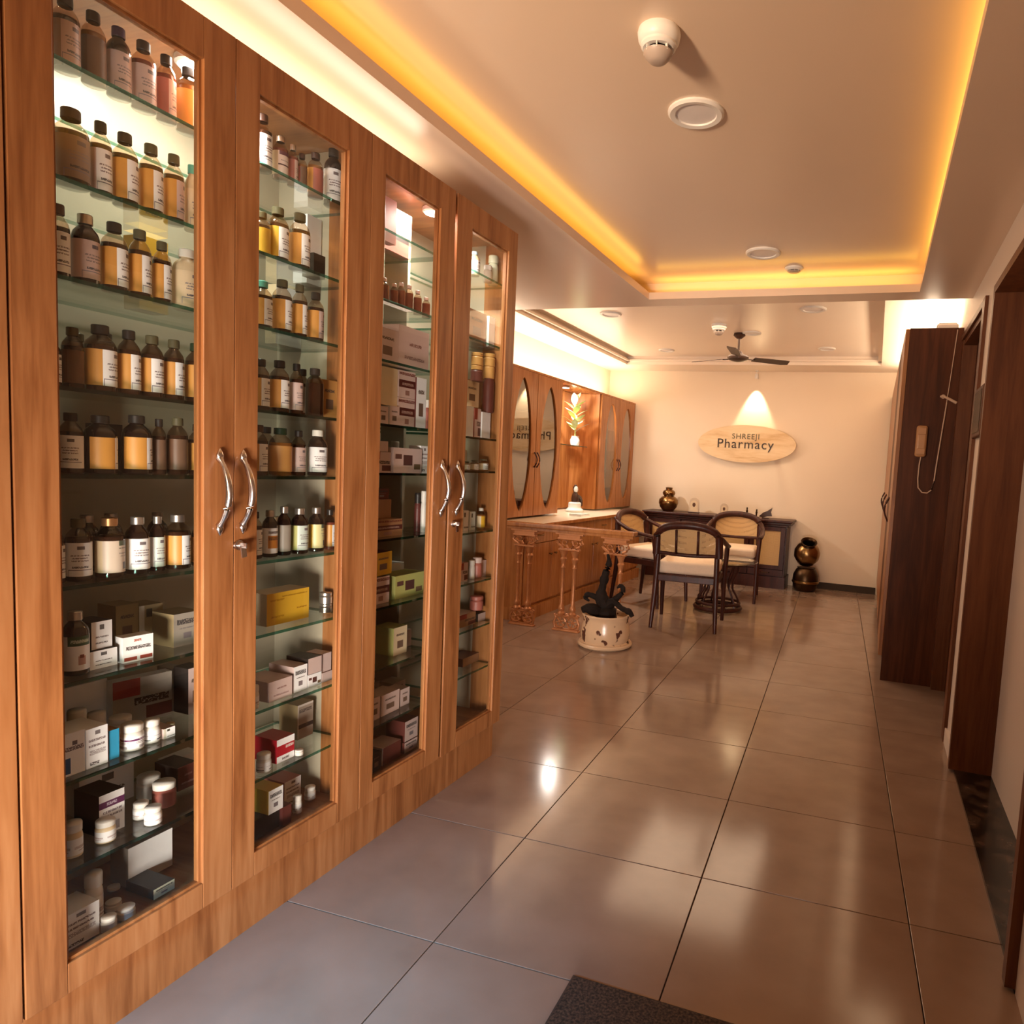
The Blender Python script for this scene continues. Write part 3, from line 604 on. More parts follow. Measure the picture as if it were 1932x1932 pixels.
JARS = [
(1,8,-1.495,1.0074,0.5715,0.0214,0.0563,'W','W','u'),
(1,8,-1.495,1.0491,0.5715,0.0165,0.0519,'W','W','b'),
(1,8,-1.58,0.9503,0.5715,0.0176,0.0915,'W','W','n'),
(1,8,-1.58,0.9891,0.5715,0.0174,0.0728,'W','W','n'),
(1,8,-1.57,1.0327,0.5715,0.0219,0.0514,'W','W','n'),
(1,9,-1.6,1.1155,0.3895,0.0249,0.054,'W','W','n'),
(1,9,-1.53,1.103,0.3895,0.0241,0.058,'R','W','n'),
(1,9,-1.52,1.0425,0.3895,0.0155,0.0374,'W','W','p'),
(1,9,-1.475,1.0378,0.3895,0.0169,0.0396,'W','W','p'),
(1,9,-1.495,0.889,0.3895,0.0163,0.0714,'C','W','p'),
(1,9,-1.495,0.9508,0.3895,0.0182,0.0467,'C','W','p'),
(1,10,-1.52,0.9416,0.2018,0.0167,0.114,'W','W','p'),
(1,10,-1.53,0.9877,0.2015,0.0154,0.0184,'W','W','n'),
(1,10,-1.48,0.9814,0.2015,0.0172,0.0235,'W','W','n'),
(1,10,-1.47,0.9395,0.2015,0.0143,0.031,'W','W','n'),
(2,7,-1.51,1.5729,0.7956,0.0178,0.0332,'S','S','n'),
(2,7,-1.51,1.5729,0.7695,0.0178,0.0258,'S','S','n'),
(2,8,-1.475,1.2957,0.5715,0.0137,0.0601,'W','W','p'),
(2,9,-1.475,1.3299,0.3895,0.0178,0.0486,'W','W','b'),
(2,9,-1.47,1.4423,0.3895,0.0113,0.0164,'W','W','n'),
(2,10,-1.53,1.5444,0.2015,0.0156,0.0381,'W','W','p'),
(3,4,-1.495,2.0022,1.3405,0.0098,0.1009,'R','W','n'),
(3,6,-1.495,2.0021,0.9795,0.0099,0.1448,'W','W','n'),
(3,6,-1.5172,1.9982,0.9795,0.0115,0.1368,'M','K','n'),
(3,5,-1.62,1.9972,1.1885,0.0148,0.1051,'W','W','n'),
(1,8,-1.56,1.1397,0.5715,0.0094,-0.0171,'C','C','n'),
(1,10,-1.6,1.0339,0.2015,0.0127,0.0078,'W','W','n'),
(3,9,-1.6386,1.9676,0.3765,0.0178,0.045,'P','P','n'),
(2,10,-1.5,1.4678,0.2015,0.0122,0.0512,'W','W','p'),
(4,1,-1.495,2.358,1.9365,0.0164,0.0647,'W','W','n'),
(4,1,-1.495,2.3968,1.9365,0.0202,0.1126,'G','G','n'),
(4,3,-1.495,2.3054,1.6074,0.0232,0.0483,'A','A','n'),
(4,3,-1.495,2.394,1.6176,0.023,0.0499,'A','A','n'),
(4,3,-1.495,2.3054,1.546,0.0232,0.0611,'M','A','n'),
(4,3,-1.495,2.394,1.4344,0.023,0.1829,'M','A','n'),
(4,7,-1.495,2.3621,0.6352,0.027,0.0568,'R','R','n'),
(4,6,-1.495,2.3193,0.7695,0.0122,0.0734,'W','W','n'),
(4,6,-1.495,2.3568,0.7695,0.0198,0.082,'R','P','n'),
]
BOXES = [
(1,7,-1.5,0.9515,0.8079,0.0401,0.06,0.0575,'W','K','e',0),
(1,7,-1.49,0.9484,0.7695,0.0529,0.06,0.0381,'W','K','e',0),
(1,7,-1.48,1.0116,0.7695,0.06,0.03,0.0555,'W','W','r',-6),
(1,7,-1.6,1.0694,0.7695,0.0499,0.06,0.0993,'O','O','c',0),
(1,7,-1.6,1.1238,0.7695,0.0557,0.06,0.0899,'O','O','g',0),
(1,7,-1.51,1.1451,0.7695,0.0659,0.07,0.0778,'D','O','k',0),
(1,8,-1.47,0.8757,0.5715,0.0449,0.09,0.0869,'W','W','s',0),
(1,8,-1.47,0.9209,0.5715,0.041,0.08,0.0829,'W','W','t',0),
(1,8,-1.475,0.9569,0.5715,0.0205,0.07,0.0636,'B','b','n',0),
(1,8,-1.48,1.0795,0.5715,0.0262,0.05,0.0238,'W','P','g',0),
(1,8,-1.66,1.0143,0.5715,0.0977,0.03,0.1163,'W','W','n',0),
(1,8,-1.62,1.1181,0.5715,0.1255,0.03,0.1105,'D','W','q',-10),
(1,8,-1.6208,1.2023,0.5715,0.0293,0.05,0.1113,'D','D','c',0),
(1,8,-1.57,1.2136,0.5715,0.041,0.05,0.1166,'P','K','c',0),
(1,9,-1.63,1.0422,0.3895,0.1183,0.05,0.0929,'W','W','e',0),
(1,9,-1.514,0.9767,0.3895,0.0518,0.08,0.0916,'W','K','u',0),
(1,9,-1.56,1.1831,0.3895,0.0494,0.08,0.06,'M','K','l',0),
(1,10,-1.5708,1.0997,0.2018,0.1046,0.06,0.0964,'W','D','n',0),
(1,10,-1.48,1.0661,0.2015,0.0492,0.09,0.0237,'G','K','k',0),
(1,10,-1.475,0.8871,0.2018,0.0741,0.07,0.0757,'W','W','t',0),
(1,10,-1.5458,0.8851,0.2015,0.0571,0.07,0.0297,'K','K','k',0),
(2,2,-1.57,1.5703,1.7195,0.0515,0.05,0.1887,'W','W','n',0),
(2,2,-1.49,1.5096,1.7195,0.0401,0.04,0.0618,'K','K','n',0),
(2,4,-1.5,1.5646,1.3395,0.0628,0.05,0.1087,'A','A','c',0),
(2,7,-1.5,1.4285,0.7695,0.1419,0.07,0.0874,'Y','C','y',0),
(2,8,-1.47,1.3775,0.5715,0.0752,0.1,0.0546,'P','P','l',0),
(2,8,-1.475,1.4487,0.5715,0.0467,0.09,0.0732,'W','P','k',0),
(2,8,-1.475,1.5,0.5715,0.0491,0.08,0.0364,'W','W','o',0),
(2,8,-1.475,1.5,0.6082,0.0491,0.08,0.0464,'P','K','n',0),
(2,8,-1.475,1.5477,0.5715,0.0395,0.06,0.0287,'P','P','n',0),
(2,8,-1.48,1.5488,0.6005,0.0356,0.06,0.0539,'P','P','n',0),
(2,9,-1.55,1.5428,0.3895,0.058,0.07,0.1045,'D','O','h',0),
(2,9,-1.475,1.4008,0.3895,0.0586,0.08,0.0661,'W','X','R',0),
(2,10,-1.475,1.3699,0.2562,0.0471,0.09,0.066,'W','Y','k',0),
(2,10,-1.485,1.3506,0.2015,0.0824,0.09,0.0544,'K','K','n',0),
(2,10,-1.55,1.4989,0.2015,0.0597,0.08,0.0767,'W','R','t',0),
(2,10,-1.475,1.4074,0.2015,0.0296,0.04,0.0544,'M','M','n',0),
(3,1,-1.53,1.8278,1.9225,0.0771,0.03,0.1357,'R','R','n',0),
(3,1,-1.585,1.9224,1.9225,0.1792,0.04,0.145,'R','R','h',0),
(3,3,-1.5,1.9332,1.5355,0.1577,0.1,0.1343,'P','P','l',0),
(3,3,-1.5,1.8027,1.5355,0.1016,0.1,0.1086,'P','P','c',0),
(3,4,-1.5,1.808,1.4028,0.0933,0.07,0.1202,'C','C','n',0),
(3,4,-1.49,1.7786,1.3405,0.0452,0.06,0.0565,'P','P','c',0),
(3,4,-1.49,1.831,1.3405,0.0473,0.06,0.062,'P','W','c',0),
(3,4,-1.495,1.8965,1.4353,0.0821,0.08,0.0877,'P','P','M',0),
(3,4,-1.495,1.8965,1.3405,0.0821,0.08,0.0945,'P','P','M',0),
(3,4,-1.49,1.965,1.3405,0.0533,0.07,0.1709,'W','M','c',0),
(3,5,-1.495,1.7788,1.1885,0.0921,0.08,0.0645,'P','P','q',0),
(3,5,-1.485,1.898,1.1885,0.1447,0.08,0.0812,'P','P','o',0),
(3,5,-1.49,1.9916,1.1885,0.0409,0.05,0.0934,'W','W','t',0),
(3,5,-1.5,1.7873,1.2533,0.0575,0.06,0.0335,'P','P','n',0),
(3,6,-1.53,1.8277,1.097,0.069,0.05,0.0347,'M','M','k',0),
(3,6,-1.52,1.8199,1.035,0.086,0.07,0.0617,'b','b','n',0),
(3,6,-1.485,1.8036,0.9795,0.1471,0.09,0.0552,'b','b','M',0),
(3,7,-1.485,1.7782,0.7615,0.0845,0.08,0.0883,'P','K','M',0),
(3,7,-1.49,1.9315,0.7615,0.1505,0.08,0.0785,'E','E','o',0),
(3,7,-1.5,1.8076,0.8501,0.0984,0.07,0.0752,'Y','M','c',8),
(3,8,-1.5,1.9015,0.5625,0.0695,0.08,0.096,'C','E','c',0),
(3,8,-1.54,1.9809,0.5625,0.0623,0.04,0.06,'P','P','n',0),
(3,9,-1.485,1.7679,0.3765,0.0411,0.06,0.0749,'P','P','c',0),
(3,9,-1.485,1.8404,0.3765,0.0898,0.07,0.0708,'P','P','c',0),
(3,9,-1.49,1.9225,0.3765,0.0466,0.06,0.0604,'P','P','c',0),
(3,9,-1.56,1.979,0.3765,0.066,0.06,0.0574,'P','D','c',0),
(3,10,-1.49,1.9616,0.2392,0.0708,0.08,0.0719,'P','M','k',0),
(3,10,-1.485,1.9551,0.2015,0.0706,0.08,0.0374,'P','M','k',0),
(3,10,-1.485,1.8548,0.2015,0.0912,0.08,0.0611,'M','P','n',0),
(3,10,-1.48,1.7727,0.2015,0.0415,0.06,0.0623,'K','K','c',0),
(4,2,-1.5,2.3039,1.6945,0.1279,0.08,0.1211,'b','b','c',0),
(4,2,-1.49,2.3956,1.6945,0.0427,0.05,0.1185,'W','W','n',0),
(4,2,-1.5408,2.3928,1.6945,0.0483,0.05,0.1214,'M','M','n',0),
(4,3,-1.5,2.2877,1.4471,0.0932,0.06,0.0986,'C','C','c',0),
(4,3,-1.52,2.376,1.4344,0.0819,0.06,0.1253,'b','b','n',0),
(4,3,-1.485,2.2526,1.3305,0.0522,0.05,0.1163,'W','W','n',0),
(4,3,-1.49,2.3171,1.3305,0.0437,0.05,0.1133,'P','R','q',0),
(4,3,-1.485,2.3706,1.3305,0.0606,0.05,0.1036,'W','W','n',0),
(4,5,-1.485,2.2474,0.9665,0.0418,0.06,0.0799,'W','W','g',0),
(4,5,-1.49,2.3044,0.9665,0.0398,0.06,0.073,'V','V','g',0),
(4,6,-1.485,2.2502,0.7695,0.0524,0.06,0.0716,'P','R','q',0),
(4,6,-1.49,2.3972,0.7695,0.0396,0.05,0.0658,'P','P','n',0),
(4,7,-1.485,2.2859,0.5845,0.1149,0.08,0.0504,'b','P','q',0),
(4,7,-1.485,2.3897,0.5845,0.0546,0.05,0.0328,'P','K','n',0),
(4,8,-1.51,2.3591,0.4075,0.1158,0.08,0.0336,'b','M','n',0),
(3,7,-1.58,1.9393,0.7618,0.1455,0.09,0.1011,'W','W','n',0),
(3,8,-1.5808,1.9228,0.5625,0.0581,0.05,0.0547,'E','O','c',0),
(2,7,-1.5708,1.3941,0.7695,0.023,0.06,0.0654,'P','P','t',0),
(2,6,-1.62,1.5171,0.9595,0.0453,0.03,0.0877,'C','C','n',0),
(1,3,-1.6,1.1341,1.5425,0.0657,0.05,0.1633,'Y','Y','c',0),
(2,3,-1.64,1.5511,1.5425,0.0899,0.04,0.1645,'W','C','n',0),
(1,5,-1.62,1.0562,1.1745,0.0391,0.06,0.1038,'K','K','n',0),
(1,9,-1.66,1.2501,0.3895,0.0814,0.04,0.0367,'W','W','n',0),
(4,8,-1.5908,2.3258,0.4075,0.0584,0.06,0.0888,'M','M','n',0),
(4,4,-1.6,2.3652,1.2025,0.1036,0.03,0.0787,'C','C','n',0),
]
CAPM = {'k': plain('black_cap', (0.018, 0.014, 0.012), 0.35), 'o': plain('olive_cap', (0.085, 0.075, 0.038), 0.35), 's': plain('silver_cap', (0.60, 0.55, 0.50), 0.28, metal=0.9),
        'w': plain('white_cap', (0.72, 0.68, 0.60), 0.4), 't': plain('teal_cap', (0.10, 0.42, 0.32), 0.4), 'b': plain('brown_cap', (0.06, 0.025, 0.015), 0.4), 'p': plain('purple_cap', (0.030, 0.012, 0.065), 0.35),
        'g': plain('dark_green_cap', (0.012, 0.035, 0.016), 0.35), 'c': plain('copper_cap', (0.55, 0.28, 0.12), 0.3, metal=0.8), 'P': plain('pale_pink_cap', (0.60, 0.42, 0.36), 0.4), 'B': plain('pale_blue_cap', (0.42, 0.58, 0.66), 0.4)}
CAPN = {'k': 'black', 'o': 'olive', 's': 'silver', 'w': 'white', 't': 'teal', 'b': 'brown', 'p': 'purple', 'g': 'green', 'c': 'copper', 'P': 'pink', 'B': 'blue'}
LIQM = {'d': plain('dark_syrup', (0.028, 0.010, 0.005), 0.08, coat=0.5), 'k': plain('blackish_syrup', (0.012, 0.005, 0.004), 0.08, coat=0.5), 'a': plain('amber_syrup', (0.20, 0.075, 0.015), 0.08, coat=0.5),
        'r': plain('red_syrup', (0.16, 0.035, 0.02), 0.08, coat=0.5), 'c': plain('cream_bottle', (0.62, 0.48, 0.30), 0.3)}
LIQN = {'d': 'dark', 'k': 'blackish', 'a': 'amber', 'r': 'reddish', 'c': 'cream'}
BGLASS = clearglass('bottle_glass', (0.80, 0.70, 0.60), 1.7, 0.02)
LABN = {'W': 'white', 'P': 'pale pink', 'C': 'cream', 'T': 'taupe', 'O': 'orange', 'Y': 'yellow', 'N': 'brown', 'B': 'brown', 'R': 'reddish', 'L': 'beige', 'V': 'pale green', 'A': 'amber', 'D': 'grey', 'E': 'yellow-green',
        'K': 'black', 'M': 'maroon', 'b': 'brown', 'G': 'green-topped', 'Q': 'orange-printed', 'U': 'purple-banded', 'Z': 'yellow-white', 'S': 'silver', 'X': 'red'}
LABSTYLE = {'G': ('W', 'green'), 'L': ('L', 'herb'), 'Q': ('W', 'orangebox'), 'U': ('U', 'band'), 'Z': ('Z', 'herb'), 'W': ('W', 'bottle'), 'P': ('P', 'bottle'), 'C': ('C', 'bottle'), 'T': ('T', 'bottle'), 'V': ('V', 'bottle')}
# bottle prototypes, unit radius and unit height, shared by every bottle
def bottle_protos():
    m = MB(); prof = [(0, 0), (0.92, 0), (1.0, 0.015), (1.0, 0.655), (0.985, 0.69), (0.88, 0.75), (0.66, 0.805), (0.48, 0.84), (0.45, 0.86), (0.45, 0.90)]
    m.lathe(prof, n=22, mats=[0, 0, 0, 0, 1, 1, 1, 1, 1]); body = m.mesh('bottle_body', [LIQM['d'], BGLASS])
    m = MB(); m.lathe([(0.53, 0.862), (0.56, 0.87), (0.55, 0.988), (0.51, 1.0), (0, 1.0)], n=20); cap = m.mesh('bottle_cap', [CAPM['k']])
    m = MB(); n = 26; span = math.radians(300); r = 1.012; z0, z1 = 0.085, 0.625
    lo, hi = [], []
    for i in range(n+1):
        a = -span/2+span*i/n
        lo.append(m.bm.verts.new((r*math.cos(a), r*math.sin(a), z0))); hi.append(m.bm.verts.new((r*math.cos(a), r*math.sin(a), z1)))
    half = math.radians(62)
    for i in range(n):
        f = m.bm.faces.new((lo[i], lo[i+1], hi[i+1], hi[i])); f.smooth = True; a0, a1 = -span/2+span*i/n, -span/2+span*(i+1)/n
        am = (a0+a1)/2; f.material_index = 0 if abs(am) < half else 1
        for l, (aa, v) in zip(f.loops, ((a0, 0), (a1, 0), (a1, 1), (a0, 1))): l[m.uv].uv = ((aa+half)/(2*half), v)
    lab = m.mesh('bottle_label', [paper('W', 'bottle'), paper('O')])
    return body, cap, lab
BODY, CAP, LABEL = bottle_protos()
def jar_protos():
    m = MB(); m.lathe([(0, 0), (0.92, 0), (1, 0.03), (1, 0.60), (0.93, 0.68), (0.80, 0.72), (0.80, 0.76)], n=22); body = m.mesh('jar_body', [WHT])
    m = MB(); m.lathe([(0.82, 0.74), (0.95, 0.74), (0.96, 0.96), (0.90, 1.0), (0, 1.0)], n=22); cap = m.mesh('jar_cap', [WHT])
    m = MB(); n = 22; r = 1.012
    lo, hi = [], []
    for i in range(n): a = 2*PI*i/n; lo.append(m.bm.verts.new((r*math.cos(a), r*math.sin(a), 0.08))); hi.append(m.bm.verts.new((r*math.cos(a), r*math.sin(a), 0.56)))
    for i in range(n):
        j = (i+1) % n; f = m.bm.faces.new((lo[i], lo[j], hi[j], hi[i])); f.smooth = True
        for l, (q, v) in zip(f.loops, ((i, 0), (i+1, 0), (i+1, 1), (i, 1))): l[m.uv].uv = ((q*3.0/n) % 1.0 if q < n else 1.0, v)
    lab = m.mesh('jar_label', [paper('W', 'p')])
    return body, cap, lab
JBODY, JCAP, JLAB = jar_protos()
def inst(name, me, parent, sc, mats):
    o = bpy.data.objects.new(name, me); COL.objects.link(o); o.parent = parent; o.scale = sc
    for i, mt in enumerate(mats):
        o.material_slots[i].link = 'OBJECT'; o.material_slots[i].material = mt
    return o
DOORN = {1: 'nearest glass door', 2: 'second glass door', 3: 'third glass door', 4: 'farthest glass door'}
NTH = ['first', 'second', 'third', 'fourth', 'fifth', 'sixth', 'seventh', 'eighth', 'ninth', 'tenth', 'eleventh', 'twelfth', 'thirteenth']
def shz(d, r): return SHZ[{1: 1, 2: 1, 3: 2, 4: 3}[d]][r-1]
def shname(d, r):
    n = len(SHZ[{1: 1, 2: 1, 3: 2, 4: 3}[d]])
    return 'top shelf' if r == 1 else ('cabinet floor' if r == n else NTH[r-1]+' shelf')
def ranks(tab, zi=None):
    """place of each item on its shelf, counted from the left as seen from the aisle"""
    g = {}
    for t in tab: g.setdefault((t[0], t[1]), []).append(t)
    out = {}
    for k, v in g.items():
        v.sort(key=lambda t: (t[3]/-t[2], t[zi] if zi else 0))
        for i, t in enumerate(v): out[t] = i
    return out
rk = ranks(BOTTLES)
for t in BOTTLES:
    d, r, x, y, rr, h, cap, liq, side, front, rot = t
    look = '%s-capped %s bottle, %s label' % (CAPN[cap], LIQN[liq], LABN[front] if (side == front or side in 'NB') else LABN[side]+' and '+LABN[front])
    root = thing('medicine_bottle', '%s, %s from left, %s, %s' % (look, NTH[rk[t]], shname(d, r), DOORN[d]), 'bottle', (x, y, shz(d, r)+0.0038), math.radians(rot)+random.uniform(-.06, .06), 'bottles on the %s behind the %s' % (shname(d, r), DOORN[d]))
    inst('body', BODY, root, (rr, rr, h), [LIQM[liq], BGLASS if liq not in 'ck' else LIQM[liq]])
    inst('cap', CAP, root, (rr*(1.0 if h > 0.06 else 1.3),)*2+(h,), [CAPM[cap]])
    fs = LABSTYLE.get(front, (front, 'n'))
    if not (side == 'N' and front == 'N'):
        inst('label', LABEL, root, (rr, rr, h), [paper(*fs), paper(side)])
rk = ranks(JARS, 4)
JB = {'W': 'white', 'R': 'reddish', 'C': 'cream', 'S': 'silver', 'G': 'green-gold', 'A': 'amber', 'M': 'maroon', 'P': 'pink', 'K': 'black'}
for t in JARS:
    d, r, x, y, z, rr, h, body, cap, pr = t
    stack = z > shz(d, r)+0.02
    root = thing('pill_jar', '%s %s jar with %s lid, %s from left, %s, %s' % ('stacked' if stack else 'round', JB[body], JB[cap], NTH[rk[t]], shname(d, r), DOORN[d]), 'jar', (x, y, z-0.0007 if not stack else z), -0.6, 'jars behind the %s' % DOORN[d])
    inst('body', JBODY, root, (rr, rr, h), [WHT if body == 'W' else (CAPM['s'] if body == 'S' else paper(body))])
    inst('lid', JCAP, root, (rr, rr, h), [WHT if cap == 'W' else (CAPM['s'] if cap == 'S' else paper(cap))])
    if pr != 'n': inst('label', JLAB, root, (rr, rr, h), [paper('W', pr)])
rk = ranks(BOXES, 4)
for t in BOXES:
    d, r, x, y, z, wy, dep, h, fr, sd, pr, rot = t
    if fr == 'B': fr = 'Bl'
    if fr == 'O': fr = 'O2'
    if sd == 'O': sd = 'O2'
    if sd == 'B': sd = 'Bl'
    nm = lambda k: {'Bl': 'blue', 'O2': 'olive'}.get(k) or LABN[k].split()[-1]
    look = '%s carton' % nm(fr) if fr == sd else '%s-fronted %s carton' % (nm(fr), nm(sd))
    size = 'wide' if wy > h*1.35 else ('tall' if h > wy*1.35 else 'squarish')
    stack = z > shz(d, r)+0.02
    m = MB(); fs = m.box(-dep, 0, -wy/2, wy/2, 0, h)
    for f in fs: f.material_index = 1
    fs[3].material_index = 0
    o = m.build('medicine_carton', [paper(fr, pr), paper(sd)]); o.location = (x, y, z-0.0007 if not stack else z); o.rotation_euler = (0, 0, math.radians(rot))
    tag(o, '%s %s%s, %s from left, %s, %s' % (size, 'stacked ' if stack else '', look, NTH[rk[t]], shname(d, r), DOORN[d]), 'carton', 'cartons behind the %s' % DOORN[d])
# ================================================================ wall unit of the back room
XU, ZU0, ZU1 = -2.84, 0.775, 2.035
def leaf_outline(cy, cz, hw, hz, n=28, power=1.35):
    """pointed oval"""
    pts = []
    for i in range(n): t = i/n; pts.append((cy+hw*math.sin(PI*t)**power, cz+hz*math.cos(PI*t)))
    for i in range(n): t = i/n; pts.append((cy-hw*math.sin(PI*t)**power, cz-hz*math.cos(PI*t)))
    return pts
def oval_door(root, y0, y1, cy, hw, hz, cz, handle_y=None, power=1.35, glass=None):
    outl = [(y0+.003, ZU0+.003), (y1-.003, ZU0+.003), (y1-.003, ZU1-.02), (y0+.003, ZU1-.02)]
    me = curve_mesh('door', [outl, leaf_outline(cy, cz, hw, hz, power=power)], 0.011)
    R = Matrix(((0, 0, 1, 0), (1, 0, 0, 0), (0, 1, 0, 0), (0, 0, 0, 1)))   # curve x->world y, curve y->world z, extrude->world x
    me.transform(Matrix.Translation((XU-0.011, 0, 0)) @ R); me.transform(Matrix.Translation(-Vector((XU, y0, ZU0))))
    me.materials.clear(); me.materials.append(RED)
    d = bpy.data.objects.new('door', me); COL.objects.link(d); d.parent = root; d.location = Vector((XU, y0, ZU0))-root.location
    gm = curve_mesh('glass_pane', [leaf_outline(cy, cz, hw+.006, hz+.012, power=power)], 0.0015)
    gm.transform(Matrix.Translation((XU-0.0135, 0, 0)) @ R); gm.transform(Matrix.Translation(-Vector((XU, y0, ZU0))))
    gm.materials.clear(); gm.materials.append(glass or DGLASS)
    g = bpy.data.objects.new('glass_pane', gm); COL.objects.link(g); g.parent = d
    if handle_y is not None:
        h = MB(); pts = [(XU+.006+.028*math.sin(PI*i/10), handle_y, 1.27+0.13*(i/10-.5)) for i in range(11)]
        h.tube(pts, [.008]+[.0055]*9+[.008], n=8); h.build('handle', DARK, d, org=(XU, handle_y, 1.2)).location -= Vector((0, 0, 0))
    return d
def unit_case(root, y0, y1, back=RED):
    wbox('side_panel', RED, root, XW_BACK+.005, XU-.024, y0, y0+.018, ZU0, ZU1); wbox('side_panel', RED, root, XW_BACK+.005, XU-.024, y1-.018, y1, ZU0, ZU1)
    wbox('top_panel', RED, root, XW_BACK+.005, XU, y0, y1, ZU1-.018, ZU1); wbox('back_panel', back, root, XW_BACK+.005, XW_BACK+.017, y0+.018, y1-.018, ZU0, ZU1-.018)
u1 = thing('wall_cabinet', 'honey wood wall cabinet with two large pointed oval glass doors, left of the niche', 'cabinet', (-3.0, 5.35, ZU0), 0, 'wall cabinets with oval glass doors')
unit_case(u1, 4.30, 5.838)
oval_door(u1, 4.33, 4.845, 4.59, .155, .555, 1.385); oval_door(u1, 4.85, 5.343, 5.10, .160, .565, 1.388, 5.318); oval_door(u1, 5.345, 5.836, 5.595, .162, .552, 1.383, 5.368)
for z in (1.05, 1.36, 1.68): wbox('shelf', SHELFG, u1, XW_BACK+.02, XU-.06, 4.32, 5.82, z, z+.008)
u2 = thing('wall_cabinet', 'honey wood wall cabinet with two narrow oval doors in the far corner', 'cabinet', (-3.0, 7.34, ZU0), 0, 'wall cabinets with oval glass doors')
unit_case(u2, 6.805, 7.872, CREAML)
oval_door(u2, 6.808, 7.345, 7.125, .172, .552, 1.395, 7.318, 1.0, PANE); oval_door(u2, 7.348, 7.87, 7.622, .165, .535, 1.41, 7.378, 1.0)
for z in (1.0, 1.2, 1.42, 1.66): wbox('shelf', SHELFG, u2, XW_BACK+.02, XU-.06, 6.825, 7.85, z, z+.008)
area('wall_unit_lamp', (-2.98, 7.1, 2.0), (-2.98, 7.1, 0), .1, .3, 9, WW)
for k, (y, z, hh, c) in enumerate(((6.95, 1.668, .10, 'M'), (7.05, 1.428, .16, 'W'), (7.17, 1.428, .13, 'K'), (7.0, 1.208, .12, 'C'), (7.15, 1.208, .13, 'W'), (7.02, 1.008, .11, 'W'), (7.18, 1.008, .10, 'V'), (7.08, .777, .14, 'P'))):
    o = bx(-.05, .05, -.05, .05, 0, hh).build('medicine_carton', paper(c)); o.location = (-2.99, y, z+.0005)
    tag(o, '%s carton inside the far oval-door cabinet, %s of the %s shelf' % ({'M': 'maroon', 'W': 'white', 'K': 'black', 'C': 'cream', 'V': 'pale green', 'P': 'pink'}[c], 'left' if y < 7.09 else 'right', {1.668: 'top', 1.428: 'second', 1.208: 'third', 1.008: 'fourth', .777: 'bottom'}[z]), 'carton', 'cartons in the far oval-door cabinet')
# niche between the two cabinets
nc = thing('display_niche', 'open lit wooden niche with a glass shelf between the oval-door cabinets', 'niche', (-3.0, 6.32, ZU0))
wbox('back_panel', RED, nc, XW_BACK+.005, XW_BACK+.02, 5.845, 6.80, ZU0, ZU1-.02)
wbox('side_panel', RED, nc, XW_BACK+.02, XU-.02, 6.785, 6.803, ZU0, ZU1-.02)
wbox('side_panel', RED, nc, XW_BACK+.02, XU-.02, 5.842, 5.858, ZU0, ZU1-.02)
wbox('top_panel', RED, nc, XW_BACK+.005, XU, 5.842, 6.803, ZU1-.018, ZU1)
m = MB(); f = m.box(XW_BACK+.02, -2.90, 5.86, 6.60, 1.435, 1.443)
for i in (2, 3, 4, 5): f[i].material_index = 1
m.build('shelf', [SHELFG, EDGE], nc, org=(-3.05, 6.2, 1.435))
m = MB(); m.lathe([(0, 0), (.04, 0), (.046, .005), (.046, .016), (0, .016)], n=18, c=(-2.97, 6.15, 1.998), mats=[0, 1, 1, 1]); m.build('lamp', [LAMP, WHT], nc, org=(-2.97, 6.15, 1.998))
area('niche_lamp', (-2.97, 6.15, 1.99), (-3.0, 6.35, 1.2), .09, .09, 26, (1.0, .93, .84))
# plant on the niche shelf
pl = thing('potted_plant', 'variegated leafy plant in a small glass vase on the niche shelf', 'plant', (-2.98, 6.46, 1.4435))
m = MB(); m.lathe([(0, 0), (.04, 0), (.048, .02), (.05, .06), (.036, .09), (.040, .10), (.036, .10), (.032, .09), (.044, .06), (.042, .02), (0, .012)], n=20); m.build('vase', CERAM, pl)
m = MB(); m.tube([(0, 0, .05), (.005, -.02, .2), (0, -.035, .36), (0, -.045, .46)], [.008, .007, .006, .004], n=7); m.build('stem', LEAF, pl)
def leaf(root, z, ang, L, tilt, mt, w=.034):
    m = MB(); n = 6; P = []
    for i in range(n+1):
        t = i/n; d = L*t; zz = d*math.sin(tilt)-0.35*L*t*t*.6; ww = w*math.sin(PI*min(1, t*.92+.08))
        P.append((Vector((d*math.cos(tilt), -ww, zz)), Vector((d*math.cos(tilt), 0, zz-.004)), Vector((d*math.cos(tilt), ww, zz))))
    R = Matrix.Rotation(ang, 3, 'Z'); o = Vector((0, -.035*min(1, z/.36), z))
    vs = [[m.bm.verts.new(R @ q+o) for q in p] for p in P]
    for i in range(n):
        for j in (0, 1): m.bm.faces.new((vs[i][j], vs[i][j+1], vs[i+1][j+1], vs[i+1][j])).smooth = True
    m.build('leaf', mt, root, ang=80)
for k in range(17):
    z = .14+k*.019; leaf(pl, z, k*2.4+.3,   .20-.003*k, .75 if k < 14 else 1.15, LEAFW if k % 3 == 0 else LEAF)
